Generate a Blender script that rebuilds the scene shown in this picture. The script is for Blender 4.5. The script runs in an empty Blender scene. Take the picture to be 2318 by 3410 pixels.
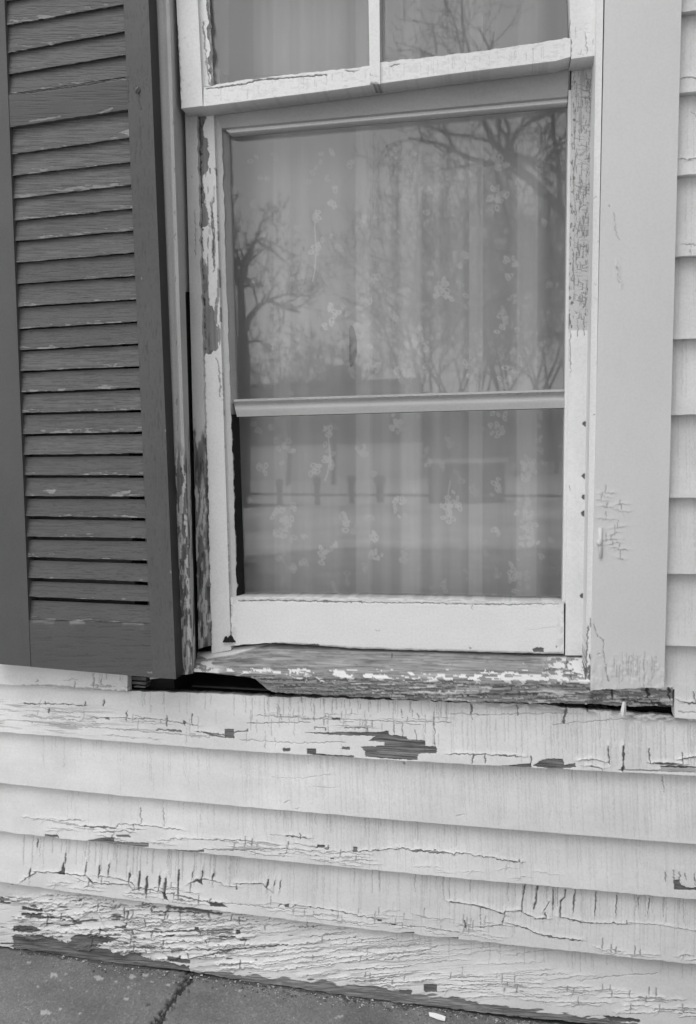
import bpy, math, random
import numpy as np
from mathutils import Matrix, Vector

scn = bpy.context.scene
COL = scn.collection
R = math.radians
# ------------------------------------------------------------------ camera
FPX, CX, CY = 2400.0, 1196.0, 1738.0
CAM = np.array([0.0, -1.2, 1.45])
def _rot(a, b, r):
    a, b, r = R(a), R(b), R(r)
    fwd = np.array([math.sin(a)*math.cos(b), math.cos(a)*math.cos(b), -math.sin(b)])
    right = np.array([math.cos(a), -math.sin(a), 0.0]); up = np.cross(right, fwd)
    return (math.cos(r)*right+math.sin(r)*up, -math.sin(r)*right+math.cos(r)*up, fwd)
RT, UP, FW = _rot(-12.03, 5.35, -1.08)
cd = bpy.data.cameras.new('camera'); cam = bpy.data.objects.new('camera', cd); COL.objects.link(cam)
M = Matrix.Identity(4)
for i in range(3):
    M[i][0], M[i][1], M[i][2], M[i][3] = RT[i], UP[i], -FW[i], CAM[i]
cam.matrix_world = M
cd.sensor_fit = 'VERTICAL'; cd.sensor_height = 36; cd.sensor_width = 36*2318/3410
cd.lens = FPX/3410*36
cd.shift_x = -(CX-1159)/3410; cd.shift_y = (CY-1705)/3410
cd.clip_start = 0.02; cd.clip_end = 2000
cd.dof.use_dof = True; cd.dof.focus_distance = 1.24; cd.dof.aperture_fstop = 5.4
scn.camera = cam
# ------------------------------------------------------------------ world, sun, exposure
SUN_EL, SUN_AZ = R(62), R(-25)        # azimuth measured from the outward wall normal, negative = left
w = bpy.data.worlds.new('World'); scn.world = w; w.use_nodes = True
nt = w.node_tree; nt.nodes.clear()
sk = nt.nodes.new('ShaderNodeTexSky'); sk.sky_type = 'NISHITA'; sk.sun_disc = False
sk.sun_elevation = SUN_EL; sk.sun_rotation = R(180)+SUN_AZ*-1
sk.air_density = 1.0; sk.dust_density = 3.0; sk.ozone_density = 1.0
bw = nt.nodes.new('ShaderNodeRGBToBW'); bg = nt.nodes.new('ShaderNodeBackground'); wo = nt.nodes.new('ShaderNodeOutputWorld')
bg.inputs[1].default_value = 0.15
ov = nt.nodes.new('ShaderNodeMath'); ov.operation = 'MULTIPLY_ADD'; ov.inputs[1].default_value = .35; ov.inputs[2].default_value = 3.6   # cloud cover evens the sky out
nt.links.new(sk.outputs[0], bw.inputs[0]); nt.links.new(bw.outputs[0], ov.inputs[0]); nt.links.new(ov.outputs[0], bg.inputs[0]); nt.links.new(bg.outputs[0], wo.inputs[0])
sd = bpy.data.lights.new('sun', 'SUN'); sd.energy = 0.5; sd.angle = R(34); sd.color = (1, 1, 1)
sun = bpy.data.objects.new('sun', sd); COL.objects.link(sun)
to_sun = Vector((math.sin(SUN_AZ)*math.cos(SUN_EL), -math.cos(SUN_AZ)*math.cos(SUN_EL), math.sin(SUN_EL)))
sun.rotation_euler = to_sun.to_track_quat('Z', 'Y').to_euler()
vs = scn.view_settings
vs.view_transform = 'Standard'; vs.look = 'None'; vs.gamma = 1; vs.use_curve_mapping = False
vs.exposure = 0.72
scn.cycles.max_bounces = 10; scn.cycles.transparent_max_bounces = 16
scn.cycles.caustics_reflective = False; scn.cycles.caustics_refractive = False

# ------------------------------------------------------------------ projection helpers (survey of the place)
def ray(px, py):
    px = np.asarray(px, float); py = np.asarray(py, float)
    return (FW*FPX + RT*(px[..., None]-CX) - UP*(py[..., None]-CY))
def W(px, py, Y):
    d = ray(px, py); t = (np.asarray(Y, float)-CAM[1])/d[..., 1]
    return CAM + d*t[..., None]
def PJ(p):
    q = np.asarray(p, float)-CAM; z = q@FW
    return CX+FPX*(q@RT)/z, CY-FPX*(q@UP)/z
YG = 0.068                                   # glass of the lower sash
def V(px, py, D):                            # where a thing seen in the glass really stands
    p = W(np.asarray(px, float), np.asarray(py, float), D); p = np.array(p); p[..., 1] = 2*YG-p[..., 1]
    return p
# ------------------------------------------------------------------ noise
def _h(ix, iy, s):
    n = (ix.astype(np.int64)*374761393 + iy.astype(np.int64)*668265263 + s*1274126177) & 0x7fffffff
    n = ((n ^ (n >> 13))*1274126177) & 0x7fffffff
    return ((n ^ (n >> 16)) & 0xffff)/65535.0
def vn(x, y, s=0):
    ix = np.floor(x); iy = np.floor(y); fx = x-ix; fy = y-iy
    fx = fx*fx*(3-2*fx); fy = fy*fy*(3-2*fy)
    a = _h(ix, iy, s); b = _h(ix+1, iy, s); c = _h(ix, iy+1, s); d = _h(ix+1, iy+1, s)
    return a+(b-a)*fx+(c-a)*fy+(a-b-c+d)*fx*fy
def fbm(x, y, s=0, o=4):
    t = 0; a = .5; n = 0
    for k in range(o):
        t = t+a*vn(x*2**k, y*2**k, s+17*k); n += a; a *= .5
    return t/n
def sst(e0, e1, x):
    t = np.clip((x-e0)/(e1-e0), 0, 1); return t*t*(3-2*t)
# ------------------------------------------------------------------ weathering: every crack and flake of a surface
class F:
    def __init__(s, X, Y, U, Vv, seed=0):
        s.X, s.Y, s.U, s.V = X, Y, U, Vv
        s.bare = np.zeros_like(X); s.dark = np.zeros_like(X); s.rel = np.zeros_like(X); s.rng = random.Random(seed); s.seed = seed
        s.jx = (fbm(X/9., Y/9., seed+1, 3)-.5); s.jy = (fbm(X/9., Y/9., seed+2, 3)-.5)
        s.x0, s.x1, s.y0, s.y1 = X.min(), X.max(), Y.min(), Y.max()
    def win(s, x0, y0, x1, y1):
        m = (s.X > x0) & (s.X < x1) & (s.Y > y0) & (s.Y < y1)
        if not m.any(): return None
        r = np.where(m.any(1))[0]; c = np.where(m.any(0))[0]
        return slice(r[0], r[-1]+1), slice(c[0], c[-1]+1)
    def crack(s, pts, w=2.0, d=.85, amp=5, lift=0, taper=True):
        for k in range(len(pts)-1):
            (xa, ya), (xb, yb) = pts[k], pts[k+1]
            mg = w*2+amp+(26 if lift else 4)
            q = s.win(min(xa, xb)-mg, min(ya, yb)-mg, max(xa, xb)+mg, max(ya, yb)+mg)
            if q is None: continue
            X = s.X[q]+s.jx[q]*amp*2; Y = s.Y[q]+s.jy[q]*amp*2
            dx, dy = xb-xa, yb-ya; L = dx*dx+dy*dy+1e-6
            t = np.clip(((X-xa)*dx+(Y-ya)*dy)/L, 0, 1)
            dist = np.hypot(X-xa-t*dx, Y-ya-t*dy)
            ww = w*(.55+.9*vn(s.X[q]/14., s.Y[q]/14., s.seed+9))
            if taper and len(pts) == 2: ww = ww*(.25+.75*np.sin(np.pi*np.clip(t*.9+.1, 0, 1)))
            v = d*(1-sst(ww*.35, ww*1.15+.9, dist))
            s.dark[q] = np.maximum(s.dark[q], v)
            if lift:
                sd = ((X-xa)*dy-(Y-ya)*dx)/math.sqrt(L)*(1 if dx >= 0 else -1)   # >0 above
                s.rel[q] = np.maximum(s.rel[q], lift*np.exp(-np.abs(sd)/9.)*(sd > 0)*(dist < 26)*np.clip(1-dist/26, 0, 1))
    def poly(s, pts, rough=6, v=1.0, block=False, d=0):
        xs = [p[0] for p in pts]; ys = [p[1] for p in pts]
        q = s.win(min(xs)-rough, min(ys)-rough, max(xs)+rough, max(ys)+rough)
        if q is None: return
        X = s.X[q]+s.jx[q]*rough*2; Y = s.Y[q]+s.jy[q]*rough*1.4
        ins = np.zeros(X.shape, bool)
        for k in range(len(pts)):
            (xa, ya), (xb, yb) = pts[k-1], pts[k]
            if ya == yb: continue
            ins ^= ((ya > Y) != (yb > Y)) & (X < (xb-xa)*(Y-ya)/(yb-ya)+xa)
        s.bare[q] = np.where(ins, np.maximum(s.bare[q], v), s.bare[q])
        if d: s.dark[q] = np.where(ins, np.maximum(s.dark[q], d), s.dark[q])
    def rect(s, x0, y0, x1, y1, rough=3, v=1., d=0):
        s.poly([(x0, y0), (x1, y0), (x1, y1), (x0, y1)], rough, v, d=d)
    def flakes(s, weight, sx, sy, thr, seed, soft=.03, v=1., slope=0.):
        n = fbm(s.X/sx+fbm(s.X/30., s.Y/30., seed+5, 2)*.8, (s.Y-slope*s.X)/sy, seed, 4)
        b = sst(thr-soft, thr+soft, n*weight)*v
        s.bare = np.maximum(s.bare, b)
    def hair(s, n, x0, x1, yt, yb, lmin=.3, lmax=1., w=1.0, d=.35, lean=.0, anchor='top'):
        for k in range(n):
            x = s.rng.uniform(x0, x1); t = yt(x); b = yb(x); h = b-t; l = s.rng.uniform(lmin, lmax)*h
            a = t+2 if (anchor == 'top' or (anchor == 'mix' and s.rng.random() < .6)) else s.rng.uniform(t, b-l)
            k_ = s.rng.uniform(.5, 1)
            s.crack([(x, a), (x+lean*l*.5+s.rng.uniform(-2, 2), a+l*.5), (x+lean*l, a+l)], w=w*s.rng.uniform(.6, 1.2), d=d*k_, amp=3)
    def hcr(s, n, x0, x1, yf0, yf1, lmin, lmax, w=1.6, d=.7, lift=.0008, amp=5, tick=.5, slope=.08):
        for k in range(n):
            x = s.rng.uniform(x0, x1); y = s.rng.uniform(yf0(x), yf1(x)); L = s.rng.uniform(lmin, lmax)
            st = s.rng.uniform(-8, 8)
            pts = [(x, y), (x+L*.4, y+slope*L*.4+st*.4), (x+L*.45, y+slope*L*.45+st), (x+L, y+slope*L+st)]
            s.crack(pts, w=w*s.rng.uniform(.5, 1.3), d=d*s.rng.uniform(.5, 1), amp=amp, lift=lift)
            if s.rng.random() < tick:
                h = s.rng.uniform(10, 32); s.crack([(x+L*.45+2, y-h), (x+L*.45, y+slope*L*.45)], w=w*1.5, d=d, amp=3)
# ------------------------------------------------------------------ object helpers
def empty(name, loc=(0, 0, 0), label=None, cat=None, group=None):
    o = bpy.data.objects.new(name, None); COL.objects.link(o); o.location = loc; o.empty_display_size = .05
    if label: o['label'] = label; o['category'] = cat
    if group: o['group'] = group
    return o
def tag(o, label, cat, group=None):
    o['label'] = label; o['category'] = cat
    if group: o['group'] = group
    return o
def abs_loc(p):
    v = Vector((0, 0, 0))
    while p: v = v+p.location; p = p.parent
    return np.array(v)
def mesh(name, verts, quads, mat, parent=None, tris=None, attrs=None, smooth=True, kind=None):
    verts = np.asarray(verts, float)-(abs_loc(parent) if parent else 0)
    me = bpy.data.meshes.new(name)
    quads = np.asarray(quads, np.int64).reshape(-1, 4); nq = len(quads)
    tris = np.zeros((0, 3), np.int64) if tris is None else np.asarray(tris, np.int64).reshape(-1, 3); ntr = len(tris)
    me.vertices.add(len(verts)); me.vertices.foreach_set('co', verts.astype(np.float32).ravel())
    li = np.concatenate([quads.ravel(), tris.ravel()]).astype(np.int32)
    me.loops.add(len(li)); me.loops.foreach_set('vertex_index', li)
    me.polygons.add(nq+ntr)
    st = np.concatenate([np.arange(nq)*4, nq*4+np.arange(ntr)*3]).astype(np.int32)
    me.polygons.foreach_set('loop_start', st)
    me.polygons.foreach_set('use_smooth', np.full(nq+ntr, bool(smooth)))
    me.update(calc_edges=True); me.validate()
    for k, a in (attrs or {}).items():
        at = me.attributes.new(k, 'FLOAT', 'POINT'); at.data.foreach_set('value', np.asarray(a, np.float32).ravel())
    me.materials.append(mat)
    o = bpy.data.objects.new(name, me); COL.objects.link(o)
    if parent: o.parent = parent
    if kind: o['kind'] = kind
    return o
def grid_solid(P, thick, tdir=(0, 1, 0)):
    """front sheet H x W x 3 plus real side walls and back"""
    H, Wd, _ = P.shape; N = H*Wd
    idx = np.arange(N).reshape(H, Wd)
    q = np.stack([idx[:-1, :-1], idx[1:, :-1], idx[1:, 1:], idx[:-1, 1:]], -1).reshape(-1, 4)
    loop = np.concatenate([idx[0, :-1], idx[:-1, -1], idx[-1, :0:-1], idx[:0:-1, 0]])
    fl = P.reshape(-1, 3)[loop]; L = len(loop); td = np.array(tdir, float)*thick
    verts = np.concatenate([P.reshape(-1, 3), fl, fl+td])
    a = N+np.arange(L); b = N+(np.arange(L)+1) % L
    q2 = np.stack([a, b, b+L, a+L], -1)
    # back: strip between top and bottom border
    tb = N+L+np.arange(Wd); bot = N+L+(Wd-1+H-1)+np.arange(Wd)[::-1]
    q3 = np.stack([tb[:-1], tb[1:], bot[1:], bot[:-1]], -1)
    return verts, np.concatenate([q, q2, q3]), loop
def ip(line):
    xs = np.array([p[0] for p in line], float); ys = np.array([p[1] for p in line], float)
    return xs, ys
def panel(name, parent, top, bot, Y, mat, feat=None, thick=.02, step=2.4, Yb=None, seed=0, jag=0, jagt=0, jagx=0, smooth=True, kind=None, prof=None, lfn=None, sided=0):
    """a board: top and bottom edge polylines, front face at depth Y (Yb at the bottom edge)"""
    tx, ty = ip(top); bx, by = ip(bot)
    wpx = max(tx[-1]-tx[0], bx[-1]-bx[0]); hpx = max(np.max(np.interp(np.linspace(0, 1, 20), np.linspace(0, 1, len(by)), by))-ty.min(), abs(by[0]-ty[0]), abs(by[-1]-ty[-1]))
    nw = max(2, int(wpx/step)+1); nh = max(2, int(hpx/step)+1)
    u = np.linspace(0, 1, nw); v = np.linspace(0, 1, nh)
    xt = tx[0]+(tx[-1]-tx[0])*u; xb = bx[0]+(bx[-1]-bx[0])*u
    yt = np.interp(xt, tx, ty); yb = np.interp(xb, bx, by)
    if jag: yb = yb+(fbm(xb/22., xb*0, seed+31, 4)-.5)*2*jag
    if jagt: yt = yt+(fbm(xt/22., xt*0, seed+37, 4)-.5)*2*jagt
    U, Vv = np.meshgrid(u, v)
    X = xt[None]*(1-Vv)+xb[None]*Vv; Yp = yt[None]*(1-Vv)+yb[None]*Vv
    if lfn: X = lfn(Yp[:, :1])*(1-U)+X[:, -1:]*U
    if jagx:
        j = (fbm(Yp/25., Yp*0, seed+41, 4)-.5)*2*jagx
        X = X+j*(U**4)
    D = Y+(0 if Yb is None else (Yb-Y)*Vv)
    if prof is not None: D = D+prof(U, Vv)
    attrs = None
    P0 = W(X, Yp, D)
    if feat is not None:
        f = F(X, Yp, U, Vv, seed); feat(f)
        if mat is M_CLAP: f.dark = np.maximum(f.dark, np.clip(f.bare, 0, 1)*.5*sst(.50, .66, fbm(X/80., (Yp-.07*X)/2.4, 57, 3)))
        rel = f.rel*1.8+.0011*(1-f.bare)-.0016*f.dark
        P0[..., 1] -= rel
    vv, qq, loop = grid_solid(P0, thick)
    if feat is not None:
        e = lambda a: np.concatenate([a.ravel(), a.ravel()[loop], a.ravel()[loop]])
        attrs = {'bare': e(f.bare), 'dark': e(f.dark)}
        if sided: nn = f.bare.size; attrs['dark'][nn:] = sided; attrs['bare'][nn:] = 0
    return mesh(name, vv, qq, mat, parent, attrs=attrs, smooth=smooth, kind=kind)
def box(lo, hi):
    (x0, y0, z0), (x1, y1, z1) = lo, hi
    v = np.array([(x0, y0, z0), (x1, y0, z0), (x1, y1, z0), (x0, y1, z0), (x0, y0, z1), (x1, y0, z1), (x1, y1, z1), (x0, y1, z1)], float)
    q = np.array([(0, 3, 2, 1), (4, 5, 6, 7), (0, 1, 5, 4), (1, 2, 6, 5), (2, 3, 7, 6), (3, 0, 4, 7)])
    return v, q
def join(parts):
    vs_, qs_ = [], []; n = 0
    for v, q in parts: vs_.append(v); qs_.append(q+n); n += len(v)
    return np.concatenate(vs_), np.concatenate(qs_)
def tube(pts, rad, n=6, cap=True):
    pts = np.asarray(pts, float); m = len(pts); rad = np.broadcast_to(np.asarray(rad, float), (m,))
    t = np.gradient(pts, axis=0); t /= np.linalg.norm(t, axis=1)[:, None]+1e-9
    ref = np.array([0, 0, 1.]) if abs(t[0, 2]) < .9 else np.array([1., 0, 0])
    a = np.cross(t, ref); a /= np.linalg.norm(a, axis=1)[:, None]+1e-9; b = np.cross(t, a)
    th = np.arange(n)*2*np.pi/n
    v = pts[:, None]+rad[:, None, None]*(np.cos(th)[None, :, None]*a[:, None]+np.sin(th)[None, :, None]*b[:, None])
    i = np.arange(m-1)[:, None]*n; j = np.arange(n)[None]; k = (j+1) % n
    q = np.stack([i+j, i+k, i+n+k, i+n+j], -1).reshape(-1, 4)
    v = v.reshape(-1, 3)
    if cap and n == 4:
        q = np.concatenate([q, [[0, 1, 2, 3]], [[(m-1)*n+3, (m-1)*n+2, (m-1)*n+1, (m-1)*n]]])
    return v, q
# ------------------------------------------------------------------ materials
def newmat(name):
    m = bpy.data.materials.new(name); m.use_nodes = True; m.node_tree.nodes.clear()
    nt = m.node_tree; o = nt.nodes.new('ShaderNodeOutputMaterial'); b = nt.nodes.new('ShaderNodeBsdfPrincipled')
    nt.links.new(b.outputs[0], o.inputs[0])
    return m, nt, b, o
def N(nt, t, **k):
    n = nt.nodes.new(t)
    for a, v in k.items():
        if a[0] == 'i' and a[1:].isdigit(): n.inputs[int(a[1:])].default_value = v
        else: setattr(n, a, v)
    return n
def noise(nt, co, scale, detail=5, rough=.6, vec=(1, 1, 1)):
    mp = N(nt, 'ShaderNodeMapping'); mp.inputs['Scale'].default_value = vec
    nt.links.new(co, mp.inputs[0]); n = N(nt, 'ShaderNodeTexNoise'); nt.links.new(mp.outputs[0], n.inputs['Vector'])
    n.inputs['Scale'].default_value = scale; n.inputs['Detail'].default_value = detail; n.inputs['Roughness'].default_value = rough
    return n.outputs['Fac']
def ramp(nt, src, stops):
    r = N(nt, 'ShaderNodeMapRange'); r.inputs[1].default_value, r.inputs[2].default_value = stops[0][0], stops[1][0]
    r.inputs[3].default_value, r.inputs[4].default_value = stops[0][1], stops[1][1]; nt.links.new(src, r.inputs[0]); return r.outputs[0]
def math_(nt, op, a, b):
    n = N(nt, 'ShaderNodeMath', operation=op)
    for i, x in enumerate((a, b)):
        if isinstance(x, (int, float)): n.inputs[i].default_value = x
        else: nt.links.new(x, n.inputs[i])
    return n.outputs[0]
def mixf(nt, f, a, b):
    n = N(nt, 'ShaderNodeMix', data_type='FLOAT')
    for i, x in zip((0, 2, 3), (f, a, b)):
        if isinstance(x, (int, float)): n.inputs[i].default_value = x
        else: nt.links.new(x, n.inputs[i])
    return n.outputs[0]
def painted(name, paint, wood=(.10, .30), axis='x', rough=.55, var=.10, dirt=.03, fine=.25, craze=0., stain=.12):
    m, nt, b, o = newmat(name)
    co = N(nt, 'ShaderNodeTexCoord').outputs['Object']
    g = (3, 40, 40) if axis == 'x' else (40, 40, 3)
    grain = noise(nt, co, 4, 6, .65, g)
    wd = ramp(nt, grain, ((.3, wood[0]), (.72, wood[1])))
    mot = noise(nt, co, 9, 5, .6)
    fn = noise(nt, co, 260, 3, .6)
    st = noise(nt, co, 2.2, 5, .65, (1, 1, 3) if axis == 'x' else (3, 1, 1))
    pc = math_(nt, 'MULTIPLY', paint, ramp(nt, mot, ((.3, 1-var), (.7, 1+var*.4))))
    pc = math_(nt, 'MULTIPLY', pc, ramp(nt, fn, ((.35, 1-fine*.3), (.6, 1.0))))
    pc = math_(nt, 'MULTIPLY', pc, ramp(nt, st, ((.38, 1-stain), (.6, 1.0))))
    if craze:
        vo = N(nt, 'ShaderNodeTexVoronoi', feature='DISTANCE_TO_EDGE'); mp = N(nt, 'ShaderNodeMapping'); mp.inputs['Scale'].default_value = (1, 1, 1.7)
        nt.links.new(co, mp.inputs[0]); nt.links.new(mp.outputs[0], vo.inputs['Vector']); vo.inputs['Scale'].default_value = 170
        cz = ramp(nt, vo.outputs[0], ((.0, 1-craze), (.09, 1.0))); pc = math_(nt, 'MULTIPLY', pc, cz)
    ab = N(nt, 'ShaderNodeAttribute', attribute_name='bare').outputs['Fac']
    ad = N(nt, 'ShaderNodeAttribute', attribute_name='dark').outputs['Fac']
    c = mixf(nt, ab, pc, wd); c = mixf(nt, ad, c, dirt)
    nt.links.new(c, b.inputs['Base Color'])
    nt.links.new(mixf(nt, ab, rough, .85), b.inputs['Roughness'])
    b.inputs['Specular IOR Level'].default_value = .3
    bp = N(nt, 'ShaderNodeBump', i0=.35, i1=.002)
    hg = math_(nt, 'ADD', math_(nt, 'MULTIPLY', grain, mixf(nt, ab, .32, .9)), math_(nt, 'MULTIPLY', fn, .05))
    nt.links.new(hg, bp.inputs['Height']); nt.links.new(bp.outputs[0], b.inputs['Normal'])
    return m
def plain(name, c0, c1, scale=8, rough=.8, vec=(1, 1, 1), bump=.3, bd=.01):
    m, nt, b, o = newmat(name)
    co = N(nt, 'ShaderNodeTexCoord').outputs['Object']
    n = noise(nt, co, scale, 7, .65, vec)
    nt.links.new(ramp(nt, n, ((.3, c0), (.7, c1))), b.inputs['Base Color']); b.inputs['Roughness'].default_value = rough
    b.inputs['Specular IOR Level'].default_value = .25
    bp = N(nt, 'ShaderNodeBump', i0=bump, i1=bd); nt.links.new(n, bp.inputs['Height']); nt.links.new(bp.outputs[0], b.inputs['Normal'])
    return m
M_CLAP = painted('clapboard_paint', .78, (.06, .30))
M_CASE = painted('casing_paint', .655, (.08, .22), 'z', var=.03, stain=.03, fine=.15)
M_SASHH = painted('sash_paint_level', .80, (.08, .22), 'x', var=.05, stain=.05)
M_SASHV = painted('sash_paint_upright', .78, (.10, .26), 'z', var=.06, stain=.08)
M_CRAZE = painted('crazed_paint', .62, (.10, .26), 'z', var=.10, craze=.65)
M_SILL = painted('sill_paint', .76, (.14, .50), 'x')
M_BAR = painted('cross_bar_and_rail_shade', .42, (.08, .22), 'x', var=.06)
M_JAMB = painted('jamb_paint', .55, (.08, .26), 'z', var=.1)
M_SHUT = painted('shutter_paint', .098, (.22, .40), 'x', rough=.5, var=.12, dirt=.015, fine=.3, stain=.12)
M_SHUTV = painted('shutter_paint_upright', .098, (.22, .40), 'z', rough=.5, var=.10, dirt=.015, fine=.3, stain=.12)
M_ROT = plain('rotten_wood', .05, .26, 6, .9, (3, 40, 40), .8, .004)
M_HID = plain('shade_dark_boards', .10, .18, 6, .9, (3, 40, 40))  # dark board colour stands in for shade behind the shutter
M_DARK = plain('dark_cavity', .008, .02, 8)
M_SLAB = painted('concrete', .225, (.38, .5), 'x', rough=.85, var=.25, dirt=.02, fine=.9, stain=.3)
M_ROOM = plain('room_plaster', .45, .55, 3)

def glass(name, fac, tint=.9, wave=.05):
    m = bpy.data.materials.new(name); m.use_nodes = True; nt = m.node_tree; nt.nodes.clear()
    o = N(nt, 'ShaderNodeOutputMaterial'); mx = N(nt, 'ShaderNodeMixShader'); tr = N(nt, 'ShaderNodeBsdfTransparent'); gl = N(nt, 'ShaderNodeBsdfGlossy')
    tr.inputs[0].default_value = (tint, tint, tint, 1); gl.inputs[0].default_value = (.95, .95, .95, 1); gl.inputs['Roughness'].default_value = .0
    co = N(nt, 'ShaderNodeTexCoord').outputs['Object']
    n = noise(nt, co, 5, 2, .4, (1.6, 1, 1)); bp = N(nt, 'ShaderNodeBump', i0=wave, i1=.004)
    nt.links.new(n, bp.inputs['Height']); nt.links.new(bp.outputs[0], gl.inputs['Normal'])
    fr = N(nt, 'ShaderNodeFresnel', i0=1.5)
    f = math_(nt, 'ADD', math_(nt, 'MULTIPLY', fr.outputs[0], .6), fac)
    nt.links.new(f, mx.inputs[0]); nt.links.new(tr.outputs[0], mx.inputs[1]); nt.links.new(gl.outputs[0], mx.inputs[2]); nt.links.new(mx.outputs[0], o.inputs[0])
    return m
M_GLASS = glass('old_glass', .025, .99, .003)

# ================================================================== THE HOUSE WALL
wall = empty('house_wall', (0, 0, .6), 'white clapboard house wall with cracked and peeling paint under the window', 'wall')
B1 = [(-260, 2415), (75, 2442), (400, 2468), (800, 2500), (1100, 2517), (1500, 2541), (2318, 2583), (3300, 2637)]
B2 = [(-260, 2582), (75, 2614), (400, 2648), (800, 2684), (1500, 2745), (2318, 2810), (3300, 2888)]
B3 = [(-260, 2738), (75, 2776), (400, 2812), (800, 2852), (1500, 2920), (2318, 2994), (3300, 3086)]
B4 = [(-260, 2896), (75, 2946), (400, 2992), (700, 3028), (1160, 3086), (1673, 3141), (2318, 3210), (3300, 3313)]
B5 = [(-260, 3112), (75, 3160), (367, 3205), (639, 3236), (808, 3264), (1160, 3317), (1673, 3380), (1966, 3408), (2318, 3446), (3300, 3560)]
T1 = [(-260, 2252), (75, 2278), (425, 2302), (700, 2307), (900, 2319), (1200, 2327), (1500, 2336), (1800, 2346), (2060, 2370), (2240, 2384), (2318, 2392), (3300, 2448)]
L_ = lambda line: (lambda x: float(np.interp(x, [p[0] for p in line], [p[1] for p in line])))
l1, l2, l3, l4, l5, lt = L_(B1), L_(B2), L_(B3), L_(B4), L_(B5), L_(T1)

def feat1(f):
    g = fbm(f.X/60., (f.Y-.07*f.X)/5., 3, 4)
    wl = sst(650, 150, f.X)*sst(.25, .5, f.V)*sst(1.02, .8, f.V)
    f.dark = np.maximum(f.dark, .45*wl*sst(.5, .72, g))
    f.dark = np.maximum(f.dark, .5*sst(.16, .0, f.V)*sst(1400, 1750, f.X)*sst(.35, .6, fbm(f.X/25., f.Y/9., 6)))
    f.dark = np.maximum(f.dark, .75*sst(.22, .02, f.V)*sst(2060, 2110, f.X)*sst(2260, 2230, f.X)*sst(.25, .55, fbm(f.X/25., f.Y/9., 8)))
    f.poly([(1014, 2439), (1211, 2437), (1252, 2439), (1295, 2434), (1297, 2447), (1353, 2452), (1358, 2463), (1416, 2465), (1416, 2483), (1454, 2486), (1454, 2508), (1396, 2510), (1389, 2531), (1300, 2527), (1216, 2519), (1216, 2502), (1201, 2487), (1282, 2483), (1282, 2472), (1227, 2467), (1252, 2451), (1100, 2446)], 4)
    for r in ((1024, 2492, 1054, 2511), (943, 2491, 966, 2502), (749, 2427, 780, 2458), (1105, 2390, 1133, 2396), (1140, 2487, 1166, 2496)): f.rect(*r, d=.1)
    f.poly([(1040, 2508), (1110, 2514), (1180, 2516), (1180, 2524), (1040, 2518)], 3)
    f.poly([(1774, 2550), (1800, 2533), (1822, 2526), (1876, 2526), (1878, 2548), (1917, 2541), (1918, 2554), (1850, 2562)], 3)
    f.poly([(1640, 2552), (1768, 2541), (1770, 2556), (1640, 2560)], 3)
    f.poly([(2199, 2552), (2318, 2554), (2318, 2573), (2060, 2565), (2062, 2561), (2199, 2563)], 3, .6)
    C = f.crack
    C([(81, 2343), (180, 2343), (289, 2348)], 2.2, .8, lift=.001); C([(152, 2335), (152, 2346)], 2); C([(284, 2333), (284, 2348)], 2); C([(347, 2331), (346, 2352)], 2.6)
    C([(165, 2358), (166, 2376)], 4); C([(352, 2390), (366, 2397)], 4); C([(423, 2363), (424, 2401)], 2)
    C([(304, 2388), (420, 2390), (540, 2396), (658, 2414)], 1.6, .7, lift=.001); C([(556, 2380), (556, 2420)], 2); C([(615, 2398), (615, 2417)], 2); C([(640, 2378), (640, 2414)], 1.6)
    C([(521, 2430), (560, 2432), (602, 2436)], 3, .8); C([(678, 2439), (749, 2456)], 4.5, .8); C([(660, 2434), (700, 2440), (745, 2446)], 2, .7, lift=.001); C([(782, 2440), (825, 2434), (826, 2428)], 2.2)
    C([(100, 2405), (300, 2422), (500, 2436), (700, 2455)], 1.3, .5); C([(75, 2385), (250, 2398)], 1.2, .5); C([(800, 2462), (1000, 2474), (1150, 2470)], 1.2, .5)
    C([(852, 2381), (1000, 2390), (1150, 2396), (1300, 2401), (1500, 2405)], 1.2, .6); C([(824, 2408), (980, 2406), (1030, 2404)], 1.2, .6); C([(1049, 2422), (1085, 2423), (1085, 2432)], 2.2, .7); C([(1049, 2422), (1049, 2430)], 2)
    C([(1148, 2424), (1220, 2423)], 2, .7)
    for x, a, b in ((934, 2378, 2402), (1045, 2388, 2405), (1078, 2388, 2414), (1240, 2396, 2425), (1337, 2362, 2390), (1390, 2372, 2390), (1312, 2400, 2450), (1340, 2404, 2452), (1384, 2428, 2466), (1445, 2370, 2500), (1222, 2420, 2438), (1003, 2320, 2336), (1180, 2424, 2432)): C([(x, a), (x+3, b)], 1.7, .7)
    C([(1500, 2510), (1620, 2512), (1738, 2518)], 1.6, .7, lift=.001); C([(1578, 2512), (1574, 2545)], 3); C([(1616, 2508), (1616, 2540)], 1.8); C([(1769, 2517), (1768, 2548)], 2.6)
    C([(1935, 2530), (1975, 2527), (2010, 2535)], 2, .7, lift=.0015); C([(1955, 2550), (2005, 2556), (2006, 2566)], 1.8, .7, lift=.001)
    C([(2026, 2486), (2029, 2543)], 3.2, lift=.001); C([(2077, 2484), (2076, 2530), (2074, 2562)], 4.4, .9, lift=.0015); C([(2161, 2494), (2166, 2543)], 3.2); C([(2173, 2539), (2271, 2543)], 4.5, .9, amp=3, lift=.002); C([(2271, 2506), (2272, 2543)], 3); C([(2271, 2524), (2330, 2515)], 3.2, .9, lift=.002); C([(2199, 2551), (2330, 2555)], 4, .9, amp=3)
    C([(1883, 2350), (1886, 2360), (1877, 2408)], 3.6, .85); C([(1570, 2341), (1571, 2398)], 2.2); C([(1723, 2342), (1724, 2385)], 2); C([(1955, 2345), (1958, 2372)], 3)
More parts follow.
